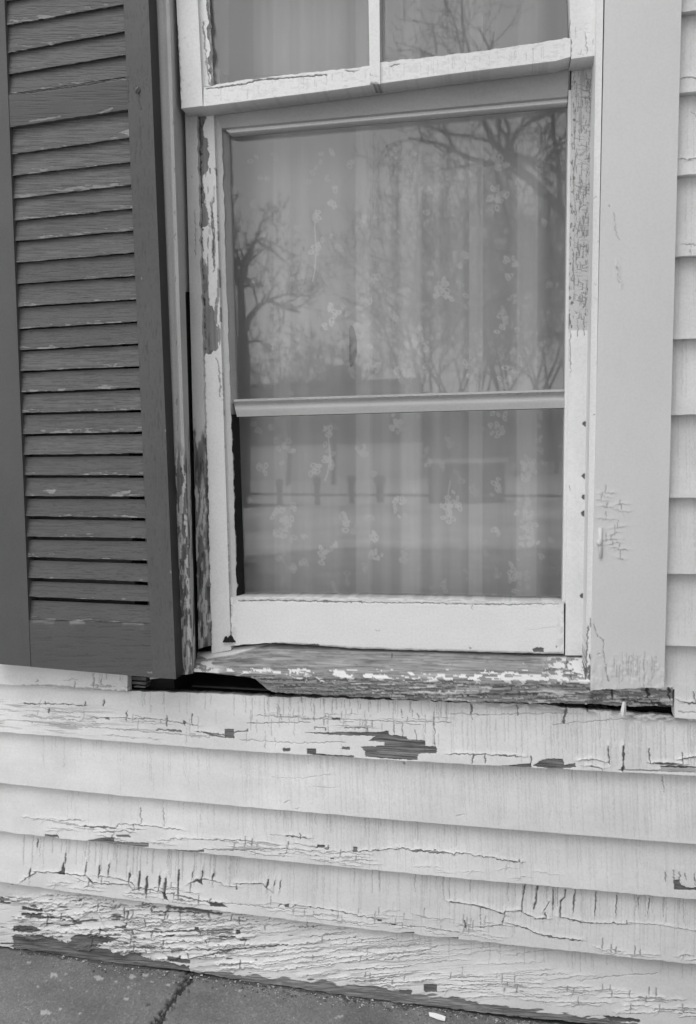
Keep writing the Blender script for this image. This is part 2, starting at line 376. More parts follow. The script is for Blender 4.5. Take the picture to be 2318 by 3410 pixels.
    C([(1840, 2412), (2000, 2398), (2100, 2392)], 1.1, .5); C([(1500, 2375), (1640, 2380), (1890, 2372)], 1.2, .5)
    f.hair(70, 880, 1500, lt, l1, .1, .35, 1.0, .5, anchor='mix'); f.hair(150, 1480, 2500, lt, l1, .2, .9, .9, .26, .02, 'mix'); f.hair(30, 420, 900, lt, l1, .1, .4, 1.0, .4, anchor='mix')
    f.hcr(26, 80, 640, lambda x: lt(x)+70, lambda x: l1(x)-8, 30, 120, 1.0, .5, .0005, tick=.2)
    f.hcr(16, 860, 1480, lambda x: lt(x)+50, lambda x: lt(x)+95, 25, 80, 1.0, .5, .0005, tick=.7, slope=.05)
    edge = sst(.93, .985, f.V+.05*(fbm(f.X/35., f.Y/6., 77)-.5)); f.bare = np.maximum(f.bare, edge*.0)
def feat2(f):
    f.hair(60, 80, 900, l1, l2, .1, .6, .8, .20, 0, 'mix'); f.hair(420, 800, 2600, l1, l2, .3, 1., .8, .16, .04, 'mix')
    f.hair(60, 950, 2000, l1, l2, .1, .3, 1.0, .3, .02)
    f.crack([(905, 2588), (1000, 2592), (1100, 2578)], 1, .3); f.crack([(945, 2671), (968, 2665)], 2.2, .35); f.crack([(1030, 2618), (1130, 2622)], 1, .3); f.crack([(1520, 2716), (1546, 2711)], 2, .35); f.crack([(1346, 2538), (1350, 2546)], 3, .6)
    f.crack([(2205, 2584), (2213, 2640)], 1.4, .6); f.crack([(980, 2693), (1000, 2690)], 2, .4)
def feat3(f):
    C = f.crack
    C([(283, 2751), (330, 2752), (385, 2756)], 3, .8, lift=.0012); C([(90, 2722), (160, 2730), (230, 2744), (290, 2752)], 1.3, .45, lift=.001); C([(445, 2745), (520, 2752), (602, 2763)], 1.6, .65, lift=.001); C([(385, 2756), (400, 2742), (445, 2745), (448, 2765), (430, 2776)], 1.5, .6)
    C([(470, 2690), (470, 2748)], 1.8, .7); C([(546, 2690), (548, 2750)], 1.4, .6)
    f.poly([(289, 2800), (325, 2793), (345, 2787), (386, 2786), (376, 2800), (420, 2804), (494, 2806), (496, 2820), (400, 2814), (330, 2808)], 5)
    f.poly([(390, 2778), (430, 2780), (436, 2788), (392, 2786)], 4); f.poly([(150, 2778), (196, 2780), (196, 2790), (150, 2788)], 3); f.poly([(547, 2827), (653, 2832), (680, 2828), (682, 2836), (600, 2840), (547, 2834)], 3)
    f.rect(1057, 2811, 1080, 2822, 4); f.rect(1176, 2819, 1191, 2836, 3); f.rect(1102, 2854, 1112, 2860, 2)
    C([(1080, 2826), (1094, 2826), (1094, 2816)], 2.2); C([(335, 2770), (410, 2764), (440, 2770)], 1.6, .6, lift=.001); C([(345, 2756), (380, 2772), (372, 2790)], 1.5, .6)
    C([(600, 2790), (700, 2794), (800, 2796), (900, 2806)], 1.5, .6, lift=.001); C([(680, 2825), (760, 2830), (880, 2826), (960, 2822)], 1.6, .65, lift=.001); C([(960, 2800), (961, 2824)], 2)
    C([(958, 2784), (1000, 2786), (1024, 2789)], 2.4, .75, lift=.0012); C([(1002, 2770), (1002, 2795)], 1.8); C([(900, 2780), (958, 2784)], 1.2, .4)
    C([(1196, 2834), (1240, 2832), (1280, 2828), (1330, 2823), (1400, 2832), (1440, 2830), (1500, 2842), (1530, 2838), (1620, 2851), (1700, 2866), (1731, 2868)], 2.0, .75, amp=7, lift=.0014); C([(1731, 2858), (1731, 2870)], 2); C([(1120, 2842), (1176, 2832)], 1.6, .6); C([(1250, 2829), (1268, 2832)], 4, .8); C([(1370, 2832), (1500, 2843)], 2.2, .75)
    f.hcr(34, 700, 1180, lambda x: l3(x)-62, lambda x: l3(x)-12, 25, 110, 1.3, .6, .0008, tick=.25); f.hcr(14, 120, 560, lambda x: l3(x)-60, lambda x: l3(x)-8, 20, 80, 1.4, .6, .0008, tick=.3)
    f.hcr(6, 1200, 2000, lambda x: l3(x)-50, lambda x: l3(x)-12, 30, 80, .9, .35, .0004, tick=.2)
    f.poly([(2244, 2928), (2264, 2928), (2266, 2945), (2285, 2953), (2308, 2956), (2330, 2948), (2330, 2964), (2244, 2962)], 2.5, d=.25)
    for x, a, b in ((2243, 2896, 2930), (2262, 2900, 2930), (2312, 2905, 2950), (2214, 2900, 2936), (2280, 2905, 2930)): C([(x, a), (x+3, b)], 2, .7, lift=.0006)
    f.hair(40, 80, 900, l2, l3, .1, .6, .8, .22, 0, 'mix'); f.hair(300, 800, 2600, l2, l3, .3, 1., .8, .16, .04, 'mix'); f.hair(30, 900, 1600, l2, l3, .1, .4, 1.1, .35)
def feat4(f):
    C = f.crack
    C([(80, 2930), (124, 2900), (190, 2906), (238, 2910), (289, 2915), (311, 2938), (380, 2944), (430, 2943), (446, 2964)], 1.9, .7, lift=.0014); f.poly([(213, 2865), (218, 2913), (186, 2908), (205, 2898)], 3, d=.6); f.poly([(288, 2915), (300, 2922), (312, 2942), (298, 2934)], 2, d=.6)
    for x, a, b, w_ in ((99, 2893, 2923, 3), (125, 2790, 2820, 1.8), (217, 2840, 2880, 1.6), (329, 2880, 2925, 2.6), (430, 2905, 2940, 3), (463, 2900, 2965, 3.4), (487, 2918, 2988, 5), (530, 2915, 2965, 2.8), (549, 2925, 2985, 5.5), (593, 2895, 2975, 3.6), (640, 2900, 2925, 2), (709, 2908, 2932, 3.2), (672, 2898, 2930, 3), (890, 2928, 2955, 3.4), (932, 2930, 2960, 2), (914, 2932, 2950, 2), (362, 2875, 2915, 1.6), (285, 2870, 2915, 1.8)): C([(x+4, a), (x, b)], w_, .9, amp=3, lift=.0012)
    f.poly([(640, 2940), (660, 2926), (672, 2926), (674, 2946), (655, 2934)], 3, d=.6); f.poly([(540, 2968), (552, 2972), (562, 3000), (548, 2992)], 3, d=.5)
    C([(446, 2964), (470, 2955), (540, 2968), (560, 2998)], 2.2, .75, lift=.0012); C([(330, 2915), (380, 2920), (446, 2940), (450, 2960)], 1.6, .65, lift=.0012)
    C([(635, 2938), (655, 2926), (700, 2930), (730, 2936), (750, 2948), (789, 2952)], 1.7, .7, lift=.0012); C([(789, 2940), (789, 2964)], 2.4); C([(791, 2940), (875, 2941), (890, 2955)], 2, .75, lift=.0015); C([(890, 2955), (912, 2975)], 1.6, .6); C([(560, 2972), (640, 2990), (700, 3003), (740, 3006)], 2.6, .8, lift=.0015); C([(700, 3003), (702, 2990)], 3)
    f.poly([(700, 3002), (740, 3008), (760, 3022), (700, 3016)], 3, d=.3)
    f.rect(948, 3009, 963, 3020, 2.5, d=.2); C([(925, 3018), (940, 3008)], 2); C([(975, 3018), (984, 3012), (1100, 3028), (1181, 3044), (1257, 3058)], 1.7, .65, lift=.001); C([(740, 3004), (900, 3022), (948, 3026)], 1.2, .5)
    f.rect(1257, 3060, 1272, 3067, 2, d=.3); f.rect(1305, 3075, 1318, 3080, 2, d=.3); C([(1272, 3070), (1330, 3080), (1430, 3090), (1500, 3100)], 1.3, .55)
    C([(1500, 3000), (1581, 3013), (1640, 3028), (1678, 3042)], 2.6, .8, lift=.0016, amp=3); C([(1680, 3042), (1682, 3034), (1732, 3031), (1761, 3046), (1790, 3058), (1816, 3058)], 2.4, .8, lift=.0016); C([(1816, 3040), (1818, 3062)], 3.2); C([(1674, 3078), (1680, 3042)], 1.8)
    for pts, w_ in (([(1748, 2945), (1740, 3000), (1737, 3033)], 2.6), ([(1791, 2952), (1785, 3000), (1778, 3025)], 4), ([(1842, 2954), (1840, 3035)], 2.6), ([(1882, 2961), (1880, 2985), (1868, 2998), (1864, 3053)], 3), ([(1915, 2961), (1908, 3038)], 3), ([(1985, 2969), (1980, 3049)], 2), ([(2054, 2980), (2050, 3045)], 1.5), ([(2125, 2985), (2126, 3030)], 1.8), ([(2163, 2990), (2157, 3040)], 2), ([(1830, 3000), (1812, 3030)], 2)): C(pts, w_, .85, amp=3, lift=.0008)
    C([(1867, 3053), (1920, 3066), (1988, 3073), (2040, 3072), (2087, 3075)], 2.2, .8, lift=.0014); C([(2087, 3066), (2087, 3082)], 2.4); C([(2087, 3072), (2200, 3078), (2318, 3100)], 1.2, .45, lift=.0008)
    C([(1688, 3071), (1740, 3085), (1780, 3104), (1812, 3114), (1860, 3122), (1930, 3130)], 2.4, .8, lift=.0014); C([(1600, 3086), (1640, 3082), (1673, 3078)], 1.8, .7); C([(1548, 3065), (1552, 3090)], 3); C([(1600, 3020), (1600, 3086)], 1.6, .6)
    f.rect(1336, 3103, 1380, 3113, 2.5, d=.5); f.rect(1462, 3120, 1526, 3134, 3, d=.6); f.rect(1572, 3134, 1590, 3140, 2, d=.5)
    f.hcr(26, 1160, 1640, lambda x: l4(x)-70, lambda x: l4(x)-14, 20, 80, 1.2, .5, .0006, tick=.6); f.hcr(22, 80, 640, lambda x: l4(x)-55, lambda x: l4(x)-6, 20, 90, 1.6, .7, .001, tick=.5); f.hcr(16, 650, 1160, lambda x: l4(x)-40, lambda x: l4(x)-6, 20, 90, 1.2, .5, .0006, tick=.3); f.hcr(10, 1980, 2318, lambda x: l4(x)-24, lambda x: l4(x)-6, 20, 70, 1.4, .6, .0008, tick=.4)
    f.hair(60, 80, 800, l3, l4, .25, .6, 1.1, .42, -.04); f.hair(220, 800, 2600, l3, l4, .3, .9, .9, .19, -.02, 'mix'); f.hair(34, 1180, 2318, l3, l4, .15, .4, 1.2, .5)
def feat5(f):
    C = f.crack; p = lambda a: [(x/1.362, y/1.362+2800) for x, y in a]
    lv = sst(1250, 250, f.X)
    f.poly(p([(60, 425), (200, 425), (300, 462), (340, 432), (400, 418), (540, 440), (500, 456), (430, 470), (480, 490), (560, 515), (600, 505), (700, 540), (780, 550), (862, 566), (862, 610), (500, 600), (60, 520)]), 9, d=.05)
    f.poly(p([(60, 385), (150, 384), (205, 402), (150, 412), (60, 410)]), 6, d=.25); f.poly(p([(100, 296), (195, 305), (195, 318), (100, 312)]), 4, d=.55); f.poly(p([(100, 324), (200, 326), (190, 336), (100, 338)]), 4, d=.55)
    f.poly(p([(590, 500), (630, 512), (660, 530), (590, 520)]), 5); f.poly(p([(755, 520), (810, 525), (865, 540), (865, 556), (770, 545)]), 5)
    low = l5
    yy = np.interp(f.X, [640, 808, 1160, 1500, 1673, 1966, 2318], [3232, 3246, 3276, 3322, 3350, 3386, 3432])
    n = (fbm(f.X/45., f.Y/10., 51)-.5)*34
    f.bare = np.maximum(f.bare, sst(-2, 2, f.Y-yy+n)*sst(600, 680, f.X)*.85)
    f.rect(1413, 3277, 1456, 3303, 3, d=.3); f.rect(1330, 3296, 1372, 3310, 4, d=.3); f.poly([(2010, 3380), (2130, 3392), (2130, 3404), (2030, 3400)], 5, d=.5)
    wt = sst(1050, 300, f.X)*sst(.05, .3, f.V)*.16+.80
    f.flakes(wt*(f.X < 1200), 46, 9, .655, 61, .02, 1., .02)
    f.dark = np.maximum(f.dark, .28*sst(.56, .66, fbm(f.X/70., (f.Y+.10*f.X)/6., 63))*sst(.1, .4, f.V)*sst(1900, 1100, f.X))
    f.dark = np.maximum(f.dark, .35*f.bare*sst(.52, .62, fbm(f.X/30., f.Y/7., 64)))
    f.hcr(95, 40, 760, lambda x: l4(x)+12, lambda x: l5(x)-25, 30, 150, 2.0, .8, .0022, 7, .28, -.01)
    f.hcr(55, 600, 1300, lambda x: l4(x)+16, lambda x: l5(x)-40, 60, 220, 1.5, .65, .0014, 6, .3, -.10)
    f.hcr(34, 1000, 1900, lambda x: l4(x)+20, lambda x: l5(x)-80, 60, 220, 1.0, .4, .0006, 6, .1, -.06)
    f.hcr(60, 1420, 2318, lambda x: l5(x)-115, lambda x: l5(x)-45, 30, 140, 1.4, .6, .001, 5, .35, .01)
    for a in ([(780, 495), (880, 490), (1000, 492), (1160, 480), (1305, 466)], [(860, 530), (940, 515), (1060, 490), (1160, 478)], [(570, 400), (700, 410), (860, 405), (1060, 400)], [(690, 300), (695, 328)], [(815, 312), (822, 345)], [(1085, 345), (1088, 375)], [(700, 320), (830, 318), (920, 322)], [(600, 404), (610, 424)], [(660, 355), (662, 388)], [(320, 338), (340, 365)], [(235, 345), (320, 340), (345, 362)], [(455, 342), (463, 358)], [(905, 398), (912, 425)], [(935, 445), (937, 462)], [(845, 505), (862, 530)], [(660, 488), (672, 505)], [(545, 475), (552, 490)]): C(p(a), 3.2, .85, lift=.0018)
    f.rect(1075/1.362, 2800+400/1.362, 1092/1.362, 2800+420/1.362, 3, d=.5); f.rect(995/1.362, 3114, 1070/1.362, 3119, 3, d=.4); f.rect(885/1.362, 3085, 903/1.362, 3095, 3, d=.5)
    C([(760/1.362, 3018), (900/1.362, 3028), (1005/1.362, 3042)], 6, .85, lift=.0)
    C([(1160, 3160), (1280, 3178), (1400, 3168), (1460, 3150)], 1.3, .5); C([(1920, 3265), (2060, 3248), (2190, 3240)], 1.3, .45); C([(2180, 3362), (2318, 3360)], 1.6, .6)
    f.hair(40, 1300, 2318, l4, l5, .1, .3, 1, .3)
for k, (t, b_, ft, sd_) in enumerate(((T1, B1, feat1, 1), (B1, B2, feat2, 2), (B2, B3, feat3, 3), (B3, B4, feat4, 4), (B4, B5, feat5, 5))):
    tt = [(x, y-(0 if k == 0 else 14)) for x, y in t]
    panel('clapboard', wall, tt, b_, .006 if k else .002, M_CLAP, ft, .016, 2.3, -.009, sd_, jag=(2.5 if k in (0, 2, 3) else 1.2 if k < 4 else 4), jagt=(4 if k == 0 else 0))
# course ending under the shutter, left of the rotten opening
def featL(f):
    f.crack([(128, 2264), (118, 2272)], 2, .6); f.crack([(75, 2282), (180, 2284), (300, 2294), (425, 2304)], 4, .5); f.hcr(8, 200, 420, lambda x: 2262, lambda x: 2292, 30, 90, 1.4, .6, .001, slope=.05)
    f.hair(8, 300, 425, lambda x: 2240, lambda x: 2300, .3, .6, 1.2, .5)
panel('clapboard', wall, [(-260, 2035), (428, 2095)], [(-260, 2260), (75, 2282), (425, 2305)], .004, M_CLAP, featL, .016, 2.3, -.010, 11, jag=1.5)
# courses on the right of the casing
RB = [-340, -120, 35, 305, 580, 852, 1128, 1381, 1657, 1911, 2150, 2393]
def featR(i):
    def g(f):
        y1 = RB[i+1]
        f.hair(26, 2210, 2500, lambda x: RB[i], lambda x: y1, .3, .9, .9, .16, 0, 'mix')
        if i == 3: f.crack([(2270, y1-50), (2295, y1-46), (2330, y1-55)], 1.6, .45, lift=.001); f.crack([(2300, 372), (2325, 396)], 1.4, .4)
        if i == 2: f.crack([(2272, 262), (2300, 258), (2330, 262)], 1.4, .4, lift=.001)
        if i == 4: f.crack([(2265, y1-38), (2330, y1-36)], 1.6, .5); f.crack([(2300, y1-36), (2300, y1-6)], 1.6, .5)
        if i == 8: f.crack([(2240, 1618), (2290, 1620), (2318, 1628)], 1.4, .45)
        if i == 9: f.crack([(2255, 1862), (2290, 1855), (2318, 1858)], 1.4, .45, lift=.001)
        if i == 10:
            f.crack([(2255, 2328), (2278, 2337), (2312, 2340)], 2, .6, lift=.0012); f.crack([(2308, 2302), (2316, 2340)], 2.4, .7); f.crack([(2278, 2340), (2340, 2344)], 3.6, .8, lift=.001); f.crack([(2255, 2370), (2330, 2374)], 2, .5)
    return g
XL = [(-400, 2284), (75, 2268), (650, 2257), (800, 2250), (1550, 2232), (2280, 2210), (2420, 2206)]
lx = L_(XL)
for i in range(len(RB)-1):
    y0, y1 = RB[i], RB[i+1]; last = i == len(RB)-2
    xl = lambda y: float(np.interp(y, [p[0] for p in XL], [p[1] for p in XL]))-8
    slo = lambda y: (y-1640)/12900.
    a, b_ = y0-14, y1
    x0t, x0b = xl(a), xl(b_)
    panel('clapboard', wall, [(x0t, a-slo(a)*60), (3300, a+slo(a)*1000)], [(x0b, b_-slo(b_)*60), (3300, b_+slo(b_)*1000)], .004, M_CLAP, featR(i), .016, 2.6, -.010, 20+i, jag=1.5, lfn=(lambda Y: np.where(Y < 2294, 2200., 2246.)) if last else None)
# courses on the left, behind and beyond the shutter
for i in range(len(RB)-2):
    a, b_ = RB[i]-14, RB[i+1]
    PR = W(np.array([2300., 2300.]), np.array([a, b_]), np.array([0., 0.])); xl0 = -2.2; xr0 = W(np.array([430.]), np.array([1500.]), np.array([0.]))[0, 0]
    z1, z0 = PR[0, 2], PR[1, 2]
    xm = W(np.array([70.]), np.array([1500.]), np.array([0.]))[0, 0]
    for xa_, xb2_, mm in ((xl0, xm, M_CLAP), (xm, xr0, M_HID)):      # darker colour paints in the shade behind the slats
        P = np.array([[[xa_, .004, z1], [xb2_, .004, z1]], [[xa_, -.010, z0], [xb2_, -.010, z0]]])
        v_, q_, _ = grid_solid(P, .016)
        mesh('clapboard', v_, q_, mm, wall, smooth=False)
def wboard(x0, x1, z0, z1):
    P = np.array([[[x0, .004, z1+.008], [x1, .004, z1+.008]], [[x0, -.010, z0], [x1, -.010, z0]]])
    v_, q_, _ = grid_solid(P, .016); mesh('clapboard', v_, q_, M_CLAP, wall, smooth=False)
zl = [W(np.array([-258.]), np.array([float(L_(b)(-258))]), np.array([0.]))[0] for b in (T1, B1, B2, B3, B4, B5)]
wboard(-2.2, zl[0][0], zl[0][2], W(np.array([2300.]), np.array([float(RB[-2])]), np.array([0.]))[0, 2])
for i in range(5): wboard(-2.2, zl[i][0], zl[i+1][2], zl[i][2])
ztop = W(np.array([2300.]), np.array([-340.]), np.array([0.]))[0, 2]
zhead = W(np.array([2285.]), np.array([-600.]), np.array([-.022]))[0, 2]
xcas = W(np.array([2275.]), np.array([-450.]), np.array([0.]))[0, 0]; xleft = W(np.array([430.]), np.array([-330.]), np.array([0.]))[0, 0]
for i in range(9):
    z0_ = ztop+.115*i
    if z0_ < zhead: wboard(-2.2, xleft, z0_, z0_+.115); wboard(xcas, .66, z0_, z0_+.115)
    else: wboard(-2.2, .66, z0_, z0_+.115)
# added unseen blocker on the right, takes light off that end of the wall
v_, q_ = box((.64, -1.3, .0), (.84, .02, 3.4)); mesh('light_blocker', v_, q_, plain('blocker_paint', .2, .26, 2), wall, smooth=False)
# sheathing behind the boards, with the window opening left out
def wx(px, py, Y=.03): return W(np.array([px], float), np.array([py], float), np.array([Y], float))[0]
zs = wx(1200, 2360)[2]; zb = wx(1200, 3330)[2]; xa = -2.2; xb_ = .66; xo0 = wx(600, 1500)[0]; xo1 = wx(2010, 1500)[0]; zt = zhead+.02
v_, q_ = join([box((xa, .026, zb-.02), (xb_, .10, zs)), box((xa, .026, zs), (xo0-.03, .10, zt)), box((xo1+.02, .026, zs), (xb_, .10, zt)), box((xa, .026, zt), (xb_, .10, zt+1.05))])
mesh('sheathing', v_, q_, M_DARK, wall, smooth=False)

# ================================================================== ROOM BEHIND
v_, q_ = box((-1.9, .101, .5), (1.9, 3.2, 3.1))
q_ = np.delete(q_, 2, 0)
vf, qf = join([box((-1.9, .101, .5), (xo0-.04, .11, 3.1)), box((xo1+.03, .101, .5), (1.9, .11, 3.1)), box((xo0-.04, .101, .5), (xo1+.03, .11, zs)), box((xo0-.04, .101, zt), (xo1+.03, .11, 3.1))])
v_, q_ = join([(v_, q_), (vf, qf)])
mesh('room', v_, q_, M_ROOM, None, smooth=False, kind='structure')

# ================================================================== THE WINDOW
win = empty('sash_window', tuple(wx(1330, 2200, 0.03)), 'old double-hung window with peeling white sashes, bare weathered sill and broad casing', 'window')
# casing on the right
def f_case(f):
    f.crack([(2044, 708), (2050, 765), (2062, 800)], 1.6, .35); f.crack([(2052, 880), (2058, 920), (2062, 945)], 2, .35, lift=.001)
    f.hcr(14, 1990, 2070, lambda x: 1640, lambda x: 1860, 15, 45, 1.1, .45, .0006, tick=.8, slope=0)
    f.crack([(1978, 2080), (1990, 2118), (2008, 2130), (2010, 2170), (2020, 2240), (2028, 2268)], 1.4, .55); f.crack([(1985, 2178), (2006, 2176)], 1.2, .5)
    f.hair(26, 2020, 2205, lambda x: 2170, lambda x: 2290, .2, .6, 1.1, .4, -.05, 'any')
    f.rel += .0004*sst(.45, .7, fbm(f.X/14., f.Y/22., 5))*sst(2140, 2220, f.Y)
    f.crack([(2028, 683), (2029, 687)], 3, .6)
panel('casing', win, [(2028, -600), (2285, -600)], [(1966, 2298), (2211, 2288)], -.022, M_CASE, f_case, .034, 3, seed=31, jag=5)
za = zhead
v_, q_ = box((wx(430, 0, -.03)[0], -.030, za-.004), (wx(2282, -600, -.03)[0]+.012, .02, za+.17)); mesh('head_casing', v_, q_, M_CASE, win, smooth=False)
# painted-over hinge on the casing
hp = [tube(W(np.full(6, 2000.), np.array([1757., 1759., 1800., 1818., 1857., 1859.]), np.full(6, -.0235)), [.0004, .0030, .0031, .0031, .0029, .0004], 10),
      tube(W(np.full(4, 1996.), np.array([1797., 1800., 1815., 1818.]), np.full(4, -.0245)), [.001, .0038, .0038, .001], 10)]
v_, q_ = join(hp); mesh('hinge', v_, q_, M_CASE, win)
# stop strip between casing and sash
def f_stop(f):
    f.hcr(10, 1975, 1995, lambda x: 600, lambda x: 2200, 8, 16, 1, .35, 0, tick=0, slope=0)
    f.crack([(1958, 2090), (1955, 2150), (1952, 2240)], 3, .7); f.crack([(1968, 2060), (1966, 2090)], 2, .6); f.crack([(1978, 1380), (1978, 1382)], 3, .6)
    f.flakes(.55+.45*sst(2080, 2200, f.Y)*1.0, 8, 24, .56, 71)
panel('stop_strip', win, [(1997, -600), (2020, -600)], [(1948, 2292), (1968, 2292)], -.016, M_SASHV, f_stop, .06, 2, seed=32)
# left trim, mostly behind the shutter, with a bead
def f_trim(f):
    w_ = sst(1440, 1560, f.Y)
    n = fbm(f.X/7., f.Y/34., 81, 4)
    f.dark = np.maximum(f.dark, .85*sst(.60, .66, fbm(f.X/6., f.Y/13., 82))*sst(.55, .35, f.U)*w_*sst(1800, 1620, f.Y))
    f.bare = np.maximum(f.bare, sst(.49, .54, n)*w_*sst(.45, .75, f.U)); f.bare = np.maximum(f.bare, .9*sst(.58, .62, n)*w_*sst(1700, 1900, f.Y))
    f.dark = np.maximum(f.dark, .5*sst(.6, .7, fbm(f.X/5., f.Y/40., 83))*w_)
    for y in (400, 560, 700, 780, 920, 1130, 1330, 1420): f.crack([(575+y*.012, y), (574+y*.012, y+18)], 1.6, .45)
    f.hcr(22, 585, 605, lambda x: 1700, lambda x: 2100, 10, 24, 1.2, .5, 0, tick=0, slope=.1)
panel('casing', win, [(420, -330), (553, -330)], [(500, 2262), (641, 2243)], -.020, M_JAMB, f_trim, .003, 2.2, seed=33, prof=lambda U, v: -.003*np.exp(-((U-.93)/.05)**2))
# jamb reveal behind the trim edge (faces right)
xe = lambda y, o=0: 566+(y-75)*.0352+o
def reveal(name, pts, mat, featf=None, seed=0):
    """a reveal face spanned between two upright lines at different depths: (x_top,x_bot,Y) pairs"""
    (xt0, xb0, Y0), (xt1, xb1, Y1), yt, yb = pts
    nh = int((yb-yt)/4)+2; nw = 14
    u = np.linspace(0, 1, nw); v = np.linspace(0, 1, nh); U, Vv = np.meshgrid(u, v)
    A = W(xt0+(xb0-xt0)*v, yt+(yb-yt)*v, np.full(nh, Y0)); B = W(xt1+(xb1-xt1)*v, yt+(yb-yt)*v, np.full(nh, Y1))
    P = A[:, None]*(1-U[..., None])+B[:, None]*U[..., None]
    X, Yp = PJ(P); f = F(X, Yp, U, Vv, seed)
    if featf: featf(f)
    vv, qq, loop = grid_solid(P, .006, (-1, 0, 0))
    e = lambda a: np.concatenate([a.ravel(), a.ravel()[loop], a.ravel()[loop]])
    return mesh(name, vv, qq, mat, win, attrs={'bare': e(f.bare), 'dark': e(f.dark)})
jx = lambda y: (553+(641-553)*(y+330)/2570, 605+(668-605)*(y+330)/2570)
mid = lambda y, t: jx(y)[0]+(jx(y)[1]-jx(y)[0])*t
def f_jamb(f):
    f.bare = np.maximum(f.bare, sst(.48, .54, fbm(f.X/5., f.Y/120., 85))*sst(1400, 1600, f.Y)); f.dark = np.maximum(f.dark, .5*sst(.58, .68, fbm(f.X/4., f.Y/110., 86))*sst(1350, 1500, f.Y))
reveal('jamb', ((jx(-330)[0], jx(972)[0], -.0195), (jx(-330)[1], jx(972)[1], .07), -330, 972), M_JAMB, None, 34)
reveal('jamb', ((jx(972)[0], jx(2240)[0], -.0195), (mid(972, .5), mid(2240, .45), .018), 972, 2240), M_JAMB, f_jamb, 35)
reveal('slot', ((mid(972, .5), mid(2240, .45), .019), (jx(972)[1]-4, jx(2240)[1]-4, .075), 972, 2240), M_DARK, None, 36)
# parting bead standing in the jamb between the sashes
def f_bead(f):
    f.bare = np.maximum(f.bare, sst(.0, .25, (f.Y-1430)/300.+.7*(fbm(f.X/9., f.Y/45., 91)-.5)))
    f.bare = f.bare*(1-.8*sst(.52, .58, fbm(f.X/8., f.Y/42., 92))*sst(1560, 1640, f.Y))
    f.dark = np.maximum(f.dark, .7*sst(.58, .68, fbm(f.X/5., f.Y/50., 93))*sst(1430, 1560, f.Y))
    f.crack([(650, 700), (652, 860)], 1.4, .5); f.crack([(636, 590), (640, 592)], 2, .5)
panel('parting_bead', win, [(600, -330), (640, -330)], [(662, 2160), (700, 2150)], .034, M_JAMB, f_bead, .03, 2.2, seed=35, jagx=5)
# --- upper sash (outer track)
us = empty('upper_sash', (0, 0, 0)); us.parent = win; us.location = Vector((0, 0, 0))
YU = .002
def f_us(f):
    f.crack([(590, 75), (598, 200), (603, 355)], 1.6, .6); f.hcr(5, 600, 660, lambda x: 90, lambda x: 350, 6, 14, .9, .25, 0, tick=0)
panel('stile', us, [(574, -330), (643, -330)], [(604, 362), (676, 353)], YU, M_SASHV, f_us, .037, 2.5, seed=41)
def f_usr(f):
    f.crack([(1897, 60), (1898, 190)], 1.4, .5); f.crack([(1950, 110), (1955, 180)], 1.6, .5); f.crack([(1880, 130), (1901, 132), (1901, 190)], 1.8, .7); f.crack([(1988, 120), (1985, 190)], 1.4, .4)
    f.hcr(8, 1905, 1975, lambda x: 80, lambda x: 190, 10, 30, .9, .35, 0, tick=.5)
panel('stile', us, [(1878, -600), (1997, -600)], [(1902, 197), (1983, 186)], YU, M_SASHV, f_usr, .037, 2.5, seed=42)
def f_rail(f):
    f.hair(46, 690, 1890, lambda x: 300-(x-680)*.128, lambda x: 350-(x-680)*.128, .3, 1, .9, .3, 0, 'mix')
    f.crack([(690, 297), (800, 283), (860, 268), (1000, 258), (1085, 250)], 2.4, .75, amp=4); f.crack([(1150, 238), (1195, 236)], 2, .6); f.crack([(1300, 222), (1330, 212)], 3, .6)
    f.dark = np.maximum(f.dark, .10*sst(.55, .7, fbm(f.X/18., f.Y/8., 95)))
panel('rail', us, [(679, 292), (790, 270), (960, 250), (1225, 222), (1290, 206), (1600, 172), (1860, 134), (1884, 128), (1900, 131)], [(678, 355), (1100, 302), (1500, 247), (1850, 204), (1900, 190)], YU+.002, M_SASHH, f_rail, .035, 2.3, seed=43, jagt=4)
panel('muntin', us, [(1220, -480), (1261, -480)], [(1232, 279), (1266, 281)], YU-.001, M_SASHV, lambda f: (f.hcr(4, 1233, 1262, lambda x: 240, lambda x: 275, 6, 10, 1.5, .5, 0, tick=0), f.crack([(1233, 276), (1266, 282)], 3, .6)), .03, 2.3, seed=44)
# ragged putty along the left edge of the upper pane
panel('putty', us, [(643, -330), (672, -330)], [(676, 290), (700, 288)], YU+.009, M_SASHV, lambda f: (f.crack([(677, 75), (688, 200), (700, 285)], 2.4, .7), f.crack([(686, 210), (692, 240)], 1.6, .5)), .012, 2.3, seed=45, jagx=14)
panel('pane', us, [(650, -330), (1895, -600)], [(676, 300), (1900, 140)], YU+.022, M_GLASS, None, .003, 60, smooth=False)
